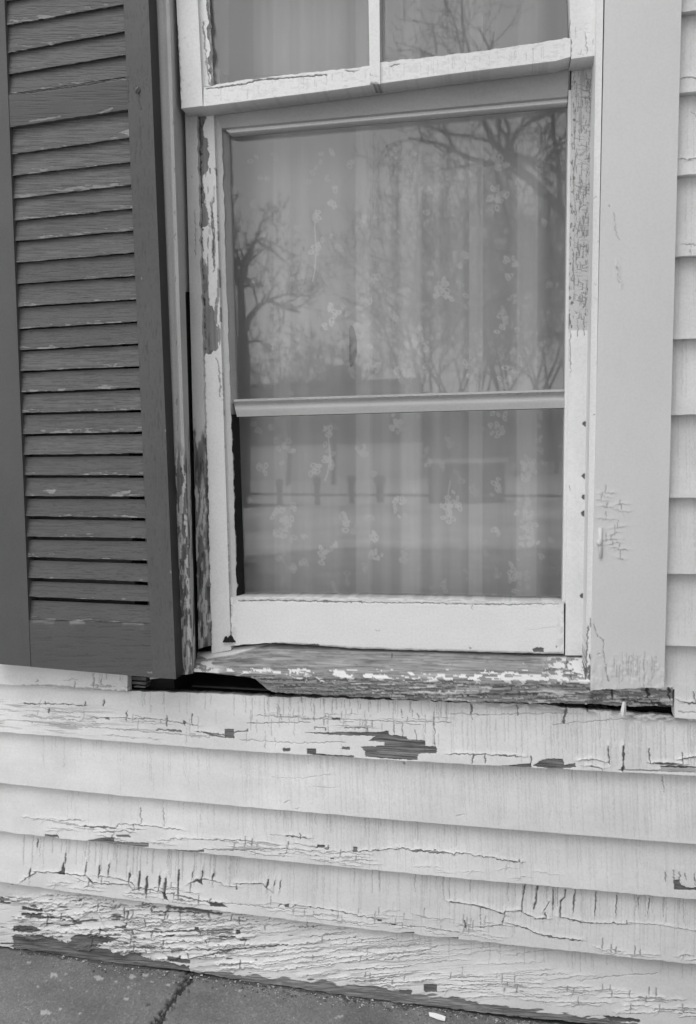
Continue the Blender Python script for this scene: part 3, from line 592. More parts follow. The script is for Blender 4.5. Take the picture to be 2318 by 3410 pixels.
# --- lower sash (inner track)
ls = empty('lower_sash', (0, 0, 0)); ls.parent = win
YL = .041
def f_lsl(f):
    n = fbm(f.X/10., f.Y/40., 101, 4)
    up = sst(1190, 1150, f.Y)
    e = sst(.0, .35, (712-f.X)/45.+(n-.5)*1.3+.15)
    f.poly([(664, 450), (690, 462), (696, 520), (692, 570), (676, 585), (670, 660), (685, 690), (698, 730), (695, 745), (672, 760), (664, 860), (676, 870), (662, 900)], 6, .9, d=.12)
    f.poly([(672, 930), (688, 960), (700, 1010), (716, 1040), (712, 1060), (727, 1100), (728, 1160), (705, 1176), (680, 1178), (674, 1060)], 6, .9, d=.08)
    f.poly([(662, 380), (672, 420), (667, 520), (674, 640), (668, 800), (674, 960), (678, 1080), (682, 1160), (690, 1160), (664, 1180), (650, 380)], 4, .9, d=.7)
    xb = np.interp(f.Y, [380, 420, 520, 640, 700, 780, 900, 960, 1060, 1130, 1165, 1180], [694, 680, 682, 680, 692, 676, 682, 684, 700, 716, 706, 650])+(fbm(f.Y/45., f.Y*0+1, 103, 4)-.5)*30
    in_ = (f.X < xb)*(f.Y > 385)*(f.Y < 1176); f.bare = np.maximum(f.bare, .9*in_); f.dark = np.maximum(f.dark, in_*(.12+.4*sst(.55, .68, fbm(f.X/5., f.Y/60., 104))))
    f.crack([(656, 390), (662, 520), (664, 640), (667, 780), (671, 900), (674, 1020), (678, 1180)], 5, .9, 12)
    f.bare = np.maximum(f.bare, .8*sst(.60, .63, fbm(f.X/7., f.Y/70., 105))*(f.Y > 560)*(f.Y < 1150)*(f.X < 735))
    f.crack([(702, 680), (708, 720), (712, 760)], 3, .7); f.crack([(704, 745), (710, 790), (708, 860)], 2.6, .7); f.crack([(715, 870), (712, 905)], 3, .7); f.crack([(686, 750), (722, 752)], 2, .4); f.crack([(724, 620), (728, 760), (724, 800)], 2.2, .6)
    f.crack([(722, 1195), (732, 1230), (734, 1320)], 2, .65); f.crack([(682, 1180), (680, 1260), (684, 1400), (690, 1600), (698, 2080)], 2.6, .7); f.crack([(690, 1885), (700, 1895)], 5, .5); f.crack([(699, 2050), (703, 2105)], 2.6, .8)
    f.crack([(740, 1240), (752, 1480), (760, 1700), (764, 1960)], 1.3, .3); f.rect(694, 1165, 706, 1180, 4, .9, .45)
panel('stile', ls, [(655, 230), (708, 230)], [(706, 2176), (770, 2164)], YL, M_SASHV, f_lsl, .04, 2.2, seed=51)
panel('putty', ls, [(707, 230), (732, 230)], [(763, 1996), (790, 1992)], YL+.007, M_JAMB, lambda f: f.crack([(733, 900), (740, 1240), (765, 1980)], 1.2, .35), .03, 2.4, seed=52, jagx=3)
def f_lsr(f):
    f.crack([(1912, 560), (1915, 700), (1910, 900), (1914, 1000)], 1.8, .5)
    up = sst(1104, 1098, f.Y+4*(f.jx))
    lw = sst(.98, .9, f.U)*sst(.10, .16, f.U)
    f.hcr(230, 1908, 1966, lambda x: 250, lambda x: 1085, 8, 34, 1.1, .75, 0, 3, .45, 0)
    for k in range(90):
        x = f.rng.uniform(1908, 1975); y = f.rng.uniform(250, 1080); f.crack([(x, y), (x+f.rng.uniform(-2, 2), y+f.rng.uniform(15, 60))], 1.2, .7, 3)
    f.dark = np.maximum(f.dark, up*.8*sst(.62, .68, fbm(f.X/5., f.Y/16., 111))*(sst(.75, .9, f.U)+sst(.3, .15, f.U)))
    f.dark = np.maximum(f.dark, up*.30); f.dark = np.maximum(f.dark, up*.5*sst(.55, .65, fbm(f.X/8., f.Y/80., 112))*sst(560, 400, f.Y))
    for x, y in ((1948, 1412), (1946, 1585), (1944, 1655), (1943, 1710), (1939, 1983)): f.poly([(x-9, y), (x-2, y-8), (x+8, y-6), (x+6, y+10), (x-4, y+8)], 3, .8, d=.55)
    f.crack([(1962, 1250), (1960, 1500), (1956, 1800), (1952, 2000), (1948, 2150)], 1.4, .45); f.crack([(1955, 2060), (1951, 2130), (1952, 2160)], 4.2, .85); f.crack([(1900, 1100), (1900, 1250)], 1.6, .6)
    f.crack([(1898, 1615), (1897, 1630)], 2, .6)
panel('stile', ls, [(1905, 130), (1984, 130)], [(1882, 2182), (1950, 2182)], YL, M_SASHV, f_lsr, .04, 2.2, seed=53)
panel('putty', ls, [(1893, 300), (1906, 300)], [(1873, 2006), (1884, 2012)], YL+.004, M_SASHV, None, .03, 2.4, seed=54, jagx=0)
def f_bot(f):
    f.crack([(795, 2002), (880, 1999), (1000, 2001), (1010, 2002)], 2.2, .75, amp=4); f.crack([(1010, 2001), (1150, 2004), (1205, 2003)], 2.4, .75, amp=4); f.crack([(1205, 2006), (1400, 2008), (1500, 2011), (1700, 2013), (1860, 2010)], 1.8, .65, amp=4)
    f.dark = np.maximum(f.dark, .28*sst(.10, .0, f.V)*sst(.4, .65, fbm(f.X/40., f.Y/5., 124))); f.dark = np.maximum(f.dark, .22*sst(.03, .0, np.minimum(f.U, 1-f.U))*sst(.35, .6, fbm(f.X/10., f.Y/20., 125)))
    f.crack([(768, 2000), (767, 2060), (771, 2130)], 2, .75); f.crack([(1573, 2012), (1574, 2030)], 1.4, .5); f.crack([(1750, 2100), (1860, 2085)], 1, .22); f.crack([(1250, 2100), (1272, 2098)], 1.5, .4)
    f.poly([(1772, 2162), (1790, 2155), (1812, 2158), (1810, 2172), (1780, 2172)], 4, .9, d=.3); f.crack([(1564, 2157), (1566, 2160)], 3, .6); f.crack([(1854, 2153), (1856, 2156)], 3, .6)
    f.poly([(905, 2140), (960, 2143), (975, 2150), (1060, 2143), (1068, 2156), (905, 2152)], 4, .9, d=.45)
    f.dark = np.maximum(f.dark, .18*sst(.2, .0, f.V)*sst(.5, .65, fbm(f.X/30., f.Y/6., 121)))
    f.dark = np.maximum(f.dark, .5*sst(.955, 1.0, f.V+.03*(fbm(f.X/20., f.Y/5., 122)-.5))*sst(880, 960, f.X))
panel('rail', ls, [(768, 1988), (1200, 1990), (1500, 1996), (1878, 2004)], [(766, 2150), (900, 2140), (1200, 2160), (1500, 2168), (1878, 2178)], YL-.002, M_SASHH, f_bot, .045, 2.2, seed=55, jag=2, jagt=1.5)
# meeting rail of the lower sash, the shade of the upper one put into its darker paint
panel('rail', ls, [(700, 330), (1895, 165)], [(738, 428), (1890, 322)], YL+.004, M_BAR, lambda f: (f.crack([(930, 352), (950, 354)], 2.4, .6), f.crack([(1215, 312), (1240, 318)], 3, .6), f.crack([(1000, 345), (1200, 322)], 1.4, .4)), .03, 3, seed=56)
panel('moulding', ls, [(738, 423), (1890, 318)], [(764, 442), (1890, 340)], YL+.012, M_SASHH, None, .02, 3, Yb=YL+.009, seed=57)
# cross bar, with bead and cove
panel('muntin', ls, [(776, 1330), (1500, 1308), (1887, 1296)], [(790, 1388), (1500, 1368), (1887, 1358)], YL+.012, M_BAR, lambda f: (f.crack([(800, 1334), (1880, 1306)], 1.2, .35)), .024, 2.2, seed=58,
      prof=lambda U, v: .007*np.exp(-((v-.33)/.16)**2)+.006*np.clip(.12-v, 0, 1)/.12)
# grey and dark channel on the left of the glass
reveal('glass_channel', ((731, 768, YL+.006), (765, 792, YG+.004), 400, 1345), M_JAMB, None, 58)
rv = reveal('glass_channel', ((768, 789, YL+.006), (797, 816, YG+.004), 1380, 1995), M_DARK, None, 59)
panel('pane', ls, [(736, 420), (1896, 320)], [(770, 1345), (1888, 1310)], YG, M_GLASS, None, .003, 60, smooth=False)
panel('pane', ls, [(770, 1375), (1888, 1345)], [(786, 2004), (1880, 2010)], YG, M_GLASS, None, .003, 60, smooth=False)
# --- sill: worn top, rounded nose, split front, left corner rotted away
def sill():
    xs = np.linspace(640, 2240, 680); nv = 46
    back = np.interp(xs, [640, 770, 900, 1200, 1500, 1900, 2240], [2176, 2158, 2144, 2155, 2163, 2178, 2196])
    nose = np.interp(xs, [640, 800, 1000, 1500, 1960, 2240], [2236, 2243, 2252, 2262, 2268, 2288])
    low = np.interp(xs, [640, 700, 760, 800, 850, 870, 905, 1000, 1200, 1500, 1800, 2000, 2060, 2150, 2240], [2236, 2240, 2248, 2252, 2262, 2280, 2303, 2312, 2322, 2335, 2343, 2344, 2350, 2352, 2356])
    low = low+(fbm(xs/18., xs*0, 131)-.5)*9*sst(700, 860, xs); low = np.maximum(low, nose+.6)
    v = np.linspace(0, 1, nv); P = np.zeros((nv, len(xs), 3)); k1 = int(nv*.55)
    X = np.repeat(xs[None], nv, 0); Yp = np.zeros_like(X); D = np.zeros_like(X)
    for i in range(nv):
        if i <= k1:
            t = i/k1; Yp[i] = back+(nose-back)*t; D[i] = YL+.012+(-.020-YL-.012)*(t**.9)
        else:
            t = (i-k1)/(nv-1-k1); Yp[i] = nose+(low-nose)*t; D[i] = -.020-.002*math.sin(t*2.2)+.008*t*t
    hid = sst(1960, 1985, xs)           # horn runs in under the casing
    D[:] = D+hid[None]*.012
    U, Vv = np.meshgrid(np.linspace(0, 1, len(xs)), v); f = F(X, Yp, U, Vv, 61)
    g = fbm(X/90., Yp/4.5, 133, 4)
    f.bare[:] = 1
    # remaining scraps of paint
    T = (Yp-back[None])/(nose-back)[None]
    band = np.exp(-((T-.93)/.22)**2)
    n = fbm(X/25.+.6*fbm(X/30., Yp/30., 3), Yp/10., 135, 4)
    keep = sst(.560, .574, n*(.62+.45*band)+.03*sst(1500, 1900, X))
    keep = np.maximum(keep, sst(760, 700, X)*sst(.47, .5, fbm(X/20., Yp/12., 137))*sst(.35, .55, T))
    keep = np.maximum(keep, sst(1790, 1850, X)*sst(.44, .47, fbm(X/20., Yp/9., 139))*sst(.0, .2, T)*(T < 1.15))
    keep = np.maximum(keep, .9*sst(1.1, 1.2, T)*sst(.60, .64, fbm(X/60., Yp/4., 141))*sst(1000, 1300, X))
    snow = sst(0, .07, np.interp(xs, [640, 690, 780, 900, 930], [.0, .40, .30, .0, -.2])[None]-T); keep = np.maximum(keep, snow)
    f.bare = np.clip(1-keep, 0, 1); f.rel += .0011*keep
    f.dark = np.maximum(f.dark, f.bare*.75*sst(.58, .70, fbm(X/120., Yp/3.2, 143))*sst(.95, 1.1, T))
    f.dark = np.maximum(f.dark, f.bare*.4*sst(.54, .66, fbm(X/55., Yp/2.2, 147, 3))); f.dark = np.maximum(f.dark, .7*sst(.8, .97, 1-np.abs(keep-.5)*2)*(T < 1.05)*sst(780, 840, X)*.5)
    f.dark = np.maximum(f.dark, f.bare*.35*sst(.55, .7, g)*(T < 1)); f.dark = np.maximum(f.dark, f.bare*.15*(T < .95))
    f.crack([(870, 2262), (1000, 2266), (1200, 2264), (1260, 2272), (1500, 2275), (1700, 2284), (1960, 2290)], 2.4, .75, 6); f.crack([(1100, 2288), (1250, 2286), (1400, 2300)], 2, .6); f.crack([(1306, 2178), (1305, 2192)], 4, .8, 2)
    f.crack([(1000, 2248), (1080, 2250)], 2.4, .6); f.crack([(1810, 2232), (1885, 2226), (1890, 2190)], 3.4, .8); f.crack([(1897, 2230), (1905, 2265)], 3, .7); f.crack([(1905, 2240), (1945, 2248)], 2.6, .7)
    f.hcr(34, 880, 1960, lambda x: 2290, lambda x: 2330, 60, 200, 1.4, .6, 0, 4, .1, .03)
    for x0, w_ in ((2035, 5), (2155, 7), (2225, 6)): f.crack([(x0, 2290), (x0+6, 2330)], w_, .95, 8)
    f.crack([(2075, 2330), (2130, 2338), (2180, 2348)], 4, .9); f.crack([(2170, 2340), (2240, 2354)], 6, .95)
    P = W(X, Yp, D); P[..., 1] -= f.rel-.0016*f.dark-(.0012*g*(T > 1))
    vv, qq, loop = grid_solid(P, .012, (0, .7, .1))
    e = lambda a: np.concatenate([a.ravel(), a.ravel()[loop], a.ravel()[loop]])
    return mesh('sill', vv, qq, M_SILL, win, attrs={'bare': e(f.bare), 'dark': e(f.dark)})
sl = sill()
# pale splinter hanging under the sill end
v_, q_ = tube(W(np.array([2079., 2078., 2076., 2075.]), np.array([2338., 2350., 2368., 2382.]), np.full(4, -.020)), [.0026, .0034, .0042, .0036], 4)
o = mesh('splinter', v_, q_, M_SASHV, sl, smooth=False); o['label'] = 'pale peg of wood hanging under the sill end'
# broken lath ends showing inside the rotten opening
v_ = []
for x0, x1, ya, yb2 in ((438, 486, 2254, 2266), (440, 486, 2270, 2280), (446, 484, 2284, 2290)):
    a = wx(x0, ya, .004); b2 = wx(x1, yb2, .004); v_.append(box((a[0], .004, b2[2]), (b2[0], .026, a[2])))
v_, q_ = join(v_); mesh('lath', v_, q_, M_ROT, wall, smooth=False)

# debris in the corner of the sash
P = W(np.array([[744, 748, 751, 755, 759, 763, 768, 773, 778, 783], [741, 746, 751, 755, 760, 764, 769, 774, 779, 784]], float), np.array([[2132, 2122, 2119, 2127, 2124, 2118, 2116, 2122, 2131, 2135], [2139, 2140, 2139, 2140, 2139, 2140, 2139, 2140, 2139, 2138]], float), YL-.004-.003*np.array([[.2, .8, .4, 1, .6, .9, .3, .8, .5, .1], [.6, 1, .8, 1, .7, 1, .9, .8, .7, .3]]))
v_, q_, _ = grid_solid(P, .010)
tag(mesh('debris', v_, q_, M_DARK, None, smooth=False), 'small black clump of debris lodged in the lower left corner of the lower sash', 'debris')

# ================================================================== THE SHUTTER
sh = empty('shutter', tuple(wx(300, 2230, -.04)), 'dark painted louvered shutter with flaking slat edges, hung left of the window', 'shutter')
YS = -.056
sx = lambda y: 415+(y-75)*.0421                 # inner edge of the right stile
sl_ = lambda y: 18+(y-75)*.040                   # inner edge of the left stile
def f_st(f):
    f.crack([(455, 288), (466, 305)], 3, .5); f.crack([(463, 300), (467, 350), (470, 365)], 1.6, .5); f.crack([(470, 420), (472, 500)], 1.2, .4); f.crack([(490, 1150), (492, 1180)], 2, .4)
    f.crack([(430, 260), (428, 360)], 1.5, .5)
    for y in (880, 905, 1430, 1900): f.rect(518+.02*y*0+(y-75)*.030-8, y, 522+(y-75)*.030-4, y+8, 3, .5)
    n = fbm(f.X/3., f.Y/30., 151); f.dark = np.maximum(f.dark, .25*sst(.6, .75, n))
    f.rect(470, 925, 474, 932, 2, .6)
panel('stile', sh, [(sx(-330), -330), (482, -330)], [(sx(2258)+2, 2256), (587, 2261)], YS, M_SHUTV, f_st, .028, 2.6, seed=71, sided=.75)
panel('stile', sh, [(-150, -330), (sl_(-330), -330)], [(-70, 2206), (sl_(2222)-2, 2220)], YS, M_SHUTV, None, .028, 6, seed=72)
def scr(f, yb_, amt, seed, full=.0):
    """scuffed paint along the lower edge of a slat"""
    n = fbm(f.X/30.+fbm(f.X/20., f.Y/20., seed+3)*.5, (f.Y-0*f.X)/4.5, seed, 4)
    big = vn(f.X/70., f.Y*0+seed*3.1, seed+7)
    wgt = (.30+.70*sst(.45, 1., f.V))*amt
    b = sst(.60, .64, n*wgt+.16*(big-.5)*amt)*.62
    f.bare = np.maximum(f.bare, b)
    gr = fbm(f.X/60., f.Y/2.6, seed+11, 3); f.dark = np.maximum(f.dark, .30*sst(.55, .75, gr))
ML = [(-330, -430), (-252, -338), (-172, -246), (-90, -160), (-2, -75), (80, 20), (172, 109), (245, 188)]
ML2 = [(428, 375), (514, 463), (587, 544), (663, 620), (737, 699), (806, 772), (878, 846), (949, 923), (1025, 1001), (1099, 1075), (1170, 1149), (1240, 1224), (1311, 1296), (1380, 1370), (1450, 1442), (1519, 1514), (1587, 1587), (1656, 1658), (1723, 1729), (1791, 1797), (1858, 1871), (1927, 1942), (1990, 2008), (2063, 2078)]
def ext(l, r, y):                                # line through (75,l) and (edge,r), carried to both stiles
    xr = sx(r); m = (r-l)/(xr-75.0); xl_ = sl_(l)
    return (xl_-4, l+m*(xl_-4-75)), (xr+4, r+m*4)
AMT = {5: .98, 6: .95, 7: .95, 8: .93, 9: 1.10, 10: 1.16, 11: 1.04, 12: 1.04, 13: 1.04, 14: 1.0, 15: 1.0, 16: 1.0, 17: .98, 18: .95, 19: 1.08, 20: 1.06, 21: 1.10, 22: .96}
seedn = 200
def slat(p, c, i, top_off=None, bot_off=5):
    top_off = 4+16*((p[0]+p[1])/2-1513)/2400 if top_off is None else top_off
    (a0, a1), (b0, b1) = ext(*p, 0), ext(*c, 0)
    top = [(a0[0], a0[1]+top_off), (a1[0], a1[1]+top_off)]; bot = [(b0[0], b0[1]-bot_off), (b1[0], b1[1]-bot_off)]
    rr = random.Random(900+i)
    am = AMT.get(i, .98)*rr.uniform(.91, 1.03)
    def ff(f):
        scr(f, 0, am, 300+i*13)
        wash = rr.choice((0., .04, .09, .16)); f.bare = np.maximum(f.bare, wash*sst(.35, .65, fbm(f.X/60., f.Y/3.2, 500+i)))
        f.dark = np.maximum(f.dark, .25*sst(.62, .72, fbm(f.X/26., f.Y/2.2, 540+i)))
        if i == 8: f.poly([(395, 440), (432, 428), (434, 452), (412, 446)], 3, .7)
        if i == 9: pass
        if i == 24: f.poly([(145, 1632), (190, 1628), (180, 1645), (165, 1642)], 3, .7); f.poly([(365, 1650), (390, 1640), (440, 1632), (425, 1646), (385, 1653)], 4, .7)
        if i == 18: f.poly([(360, 1142), (400, 1135), (428, 1145), (385, 1147)], 3, .6)
    return panel('louver', sh, top, bot, -.0455, M_SHUT, ff, .004, 2.6, Yb=-.052, seed=300+i, jag=1.6)
n_ = 0
for k in range(len(ML)-1): slat(ML[k], ML[k+1], n_); n_ += 1
slat(ML[-1], (309, 258), n_, None, 2); n_ += 1
# lock rail in the upper part
(a0, a1), (b0, b1) = ext(309, 258, 0), ext(428, 375, 0)
def f_lock(f):
    f.poly([(355, 262), (400, 252), (425, 258), (420, 268), (370, 270)], 6, .35); f.poly([(103, 308), (120, 322), (110, 316)], 3, .6)
    f.crack([(75, 312), (250, 290), (420, 262)], 1.6, .6); f.poly([(95, 402), (205, 384), (203, 390), (140, 402), (100, 406)], 3, .55); f.poly([(322, 378), (376, 356), (378, 362), (335, 380)], 3, .55)
    f.dark = np.maximum(f.dark, .2*sst(.55, .7, fbm(f.X/70., f.Y/3., 163)))
panel('rail', sh, [(a0[0], a0[1]), (a1[0], a1[1])], [(b0[0], b0[1]-10), (b1[0], b1[1]-10)], -.054, M_SHUT, f_lock, .024, 2.6, seed=73, jag=1.5)
for k in range(len(ML2)-1):
    slat(ML2[k], ML2[k+1], n_, None, 5 if k < len(ML2)-2 else 2); n_ += 1
(a0, a1) = ext(2063, 2078, 0)
def f_brail(f):
    n = fbm(f.X/34., f.Y/6., 171)
    f.bare = np.maximum(f.bare, .6*sst(.0, .14, .10+.12*(n-.5)*2-f.V)*sst(.4, .5, fbm(f.X/50., f.Y*0+3, 172)))
    f.crack([(470, 2148), (505, 2150)], 1.6, .4); f.crack([(292, 2180), (294, 2182)], 3, .6); f.poly([(490, 2236), (510, 2236), (512, 2242), (494, 2242)], 3, .5); f.dark = np.maximum(f.dark, .2*sst(.58, .7, fbm(f.X/70., f.Y/3., 173)))
panel('rail', sh, [(a0[0], a0[1]), (a1[0], a1[1])], [(sl_(2220), 2220), (sx(2256)+6, 2256)], -.054, M_SHUT, f_brail, .024, 2.6, seed=74)
zr_ = wx(482, -330, YS)[2]
v_, q_ = box((wx(-150, -330, YS)[0]-.002, YS-.002, zr_-.02), (wx(482, -330, YS)[0]+.002, YS+.030, zr_+.10)); mesh('rail', v_, q_, M_SHUT, sh, smooth=False)
c = wx(459, 300, YS-.001)
th = np.linspace(0, 2*np.pi, 15)[:-1]
v_, q_ = tube([c+[0, .002, 0], c+[0, -.0012, 0], c+[0, -.0018, 0], c+[0, -.0018, 0]], [.0052, .005, .0035, .0001], 14)
vs2, qs2 = box(c+np.array([-.0045, -.0026, -.0007]), c+np.array([.0045, -.0016, .0007]))
ca, sa = math.cos(R(50)), math.sin(R(50)); d_ = vs2-c; vs2 = c+np.stack([d_[:, 0]*ca-d_[:, 2]*sa, d_[:, 1], d_[:, 0]*sa+d_[:, 2]*ca], -1)
v_, q_ = join([(v_, q_), (vs2, qs2)]); mesh('screw', v_, q_, M_SHUTV, sh)

# ================================================================== STOOP / PAVEMENT at the foot of the wall
ZS = wx(1000, 3292, -.009)[2]
def slab():
    xs = np.concatenate([np.linspace(-3, -1.32, 8), np.arange(-1.3, .62, .0019), np.linspace(.64, 3, 8)])
    ys = np.concatenate([np.linspace(-.85, -.6, 5), np.arange(-.59, .02, .0026)])[::-1]
    X, Y = np.meshgrid(xs, ys); P = np.stack([X, Y, np.full_like(X, ZS)], -1)
    px, py = PJ(P); q = P-CAM; bad = (q@FW) < .2; px[bad] = -9999; py[bad] = 99999
    U, Vv = np.meshgrid(np.linspace(0, 1, len(xs)), np.linspace(0, 1, len(ys)))
    f = F(np.clip(px, -9999, 99999), np.clip(py, -9999, 99999), U, Vv, 81)
    # open joint, ragged and filled with grit
    f.crack([(645, 3225), (625, 3262), (600, 3300), (560, 3350), (525, 3405), (490, 3460), (300, 3760)], 13, .93, 20)
    ex = fbm(X*60, Y*60, 9, 3)
    in_ = (f.dark > .3); f.dark = np.where(in_, np.clip(f.dark-.35*sst(.6, .7, ex), 0, 1), f.dark)
    # splashes of white paint
    rng = random.Random(5)
    for cx, cy, r in ((180, 3248, 12), (330, 3256, 11), (440, 3252, 13), (150, 3372, 15), (98, 3205, 6), (485, 3248, 8), (130, 3288, 7), (200, 3360, 5), (268, 3376, 5), (388, 3268, 6), (430, 3288, 6), (465, 3300, 5), (420, 3327, 7), (560, 3280, 5), (505, 3270, 4), (580, 3272, 4), (222, 3243, 5), (1130, 3385, 10), (800, 3298, 5), (290, 3300, 3), (240, 3290, 4)):
        q = f.win(cx-30, cy-22, cx+30, cy+22)
        if q is None: continue
        d = np.hypot((f.X[q]-cx)/1.5, (f.Y[q]-cy)*1.25)+r*1.9*(fbm(f.X[q]/7., f.Y[q]/6., 7)-.5)
        f.bare[q] = np.maximum(f.bare[q], .8*sst(r*.85, r*.55, d))
    for k in range(300):
        cx, cy = rng.uniform(60, 1150), rng.uniform(3180, 3420); r = rng.choice([1.5, 1.8, 2, 2.2, 3]); q = f.win(cx-6, cy-6, cx+6, cy+6)
        if cx > 640 and rng.random() < .7: continue
        if q is None: continue
        f.bare[q] = np.maximum(f.bare[q], rng.uniform(.2, .7)*sst(r*1.3, r*.6, np.hypot(f.X[q]-cx, f.Y[q]-cy)))
    gr = fbm(X*420, Y*420, 33, 2); f.dark = np.maximum(f.dark, .25*sst(.68, .76, gr)); f.bare = np.maximum(f.bare, .22*sst(.70, .78, fbm(X*300, Y*300, 35, 2)))
    wet = fbm(X*9, Y*14, 37, 4); f.dark = np.maximum(f.dark, .15*sst(.5, .7, wet))
    f.crack([(490, 3347), (503, 3345)], 4, .7); f.crack([(175, 3217), (178, 3219)], 4, .7)
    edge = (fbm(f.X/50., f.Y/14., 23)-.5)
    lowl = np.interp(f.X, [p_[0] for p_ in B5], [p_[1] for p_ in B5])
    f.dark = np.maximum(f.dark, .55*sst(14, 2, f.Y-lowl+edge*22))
    f.bare = np.maximum(f.bare, .25*sst(45, 10, f.Y-lowl)*sst(.55, .65, fbm(f.X/18., f.Y/9., 27))*sst(700, 900, f.X))
    P[..., 2] += .0012*(fbm(X*40, Y*40, 4, 4)-.5)-.004*f.dark*(f.dark > .3)+.0006*f.bare
    N_ = len(xs)*len(ys); idx = np.arange(N_).reshape(len(ys), len(xs))
    vv, qq, loop = grid_solid(P, .9, (0, 0, -1))
    e = lambda a: np.concatenate([a.ravel(), a.ravel()[loop], a.ravel()[loop]])
    return mesh('pavement', vv, qq, M_SLAB, None, attrs={'bare': e(f.bare), 'dark': e(f.dark)}, kind='structure')
slab()
# grit and fine chips gathered along the foot of the wall
def grit():
    rng = np.random.RandomState(9); vs_, ts_, br = [], [], []; n = 0
    for k in range(900):
        px = rng.uniform(60, 1800); y0 = l5(px)+abs(rng.normal(0, 16))+3
        if px < 640 and rng.rand() < .55: continue
        d = ray(px, y0); t = (ZS+.001-CAM[2])/d[2]; c = CAM+d*t
        if c[1] > -.011: c[1] = -.011-rng.rand()*.006
        h = rng.choice([.0009, .0012, .0018, .0026], p=[.4, .3, .2, .1]); a = rng.uniform(0, 6.28)
        p = np.array([[math.cos(a+q)*h*rng.uniform(.7, 1.8), math.sin(a+q)*h*rng.uniform(.7, 1.4), 0] for q in (0, 2.1, 4.2)]+[[0, 0, h*rng.uniform(.4, 1.1)]])+c
        vs_.append(p); ts_ += [[n, n+1, n+3], [n+1, n+2, n+3], [n+2, n, n+3]]; n += 4; br += [rng.choice([0., .5, .9], p=[.5, .2, .3])]*4
    mesh('grit', np.concatenate(vs_), np.zeros((0, 4)), M_GRIT, None, tris=ts_, attrs={'bare': br, 'dark': [0]*len(br)}, smooth=False, kind='stuff')
M_GRIT = painted('grit', .10, (.45, .6), 'x', rough=.9)
grit()
# a flake of paint fallen on the slab
pp = []
for px, py in ((1428, 3374), (1448, 3376), (1484, 3388), (1482, 3398), (1462, 3394), (1430, 3382)):
    d = ray(px, py); t = (ZS+.004-CAM[2])/d[2]; pp.append(CAM+d*t)
pp = np.array(pp); P = np.stack([pp[:3]+[0, 0, .002], pp[[5, 4, 3]]]); v_, q_, _ = grid_solid(P, .0015, (0, 0, -1))
tag(mesh('paint_flake', v_, q_, M_SASHH, None, smooth=False), 'white curl of fallen paint lying on the dark pavement at the wall foot', 'paint flake')

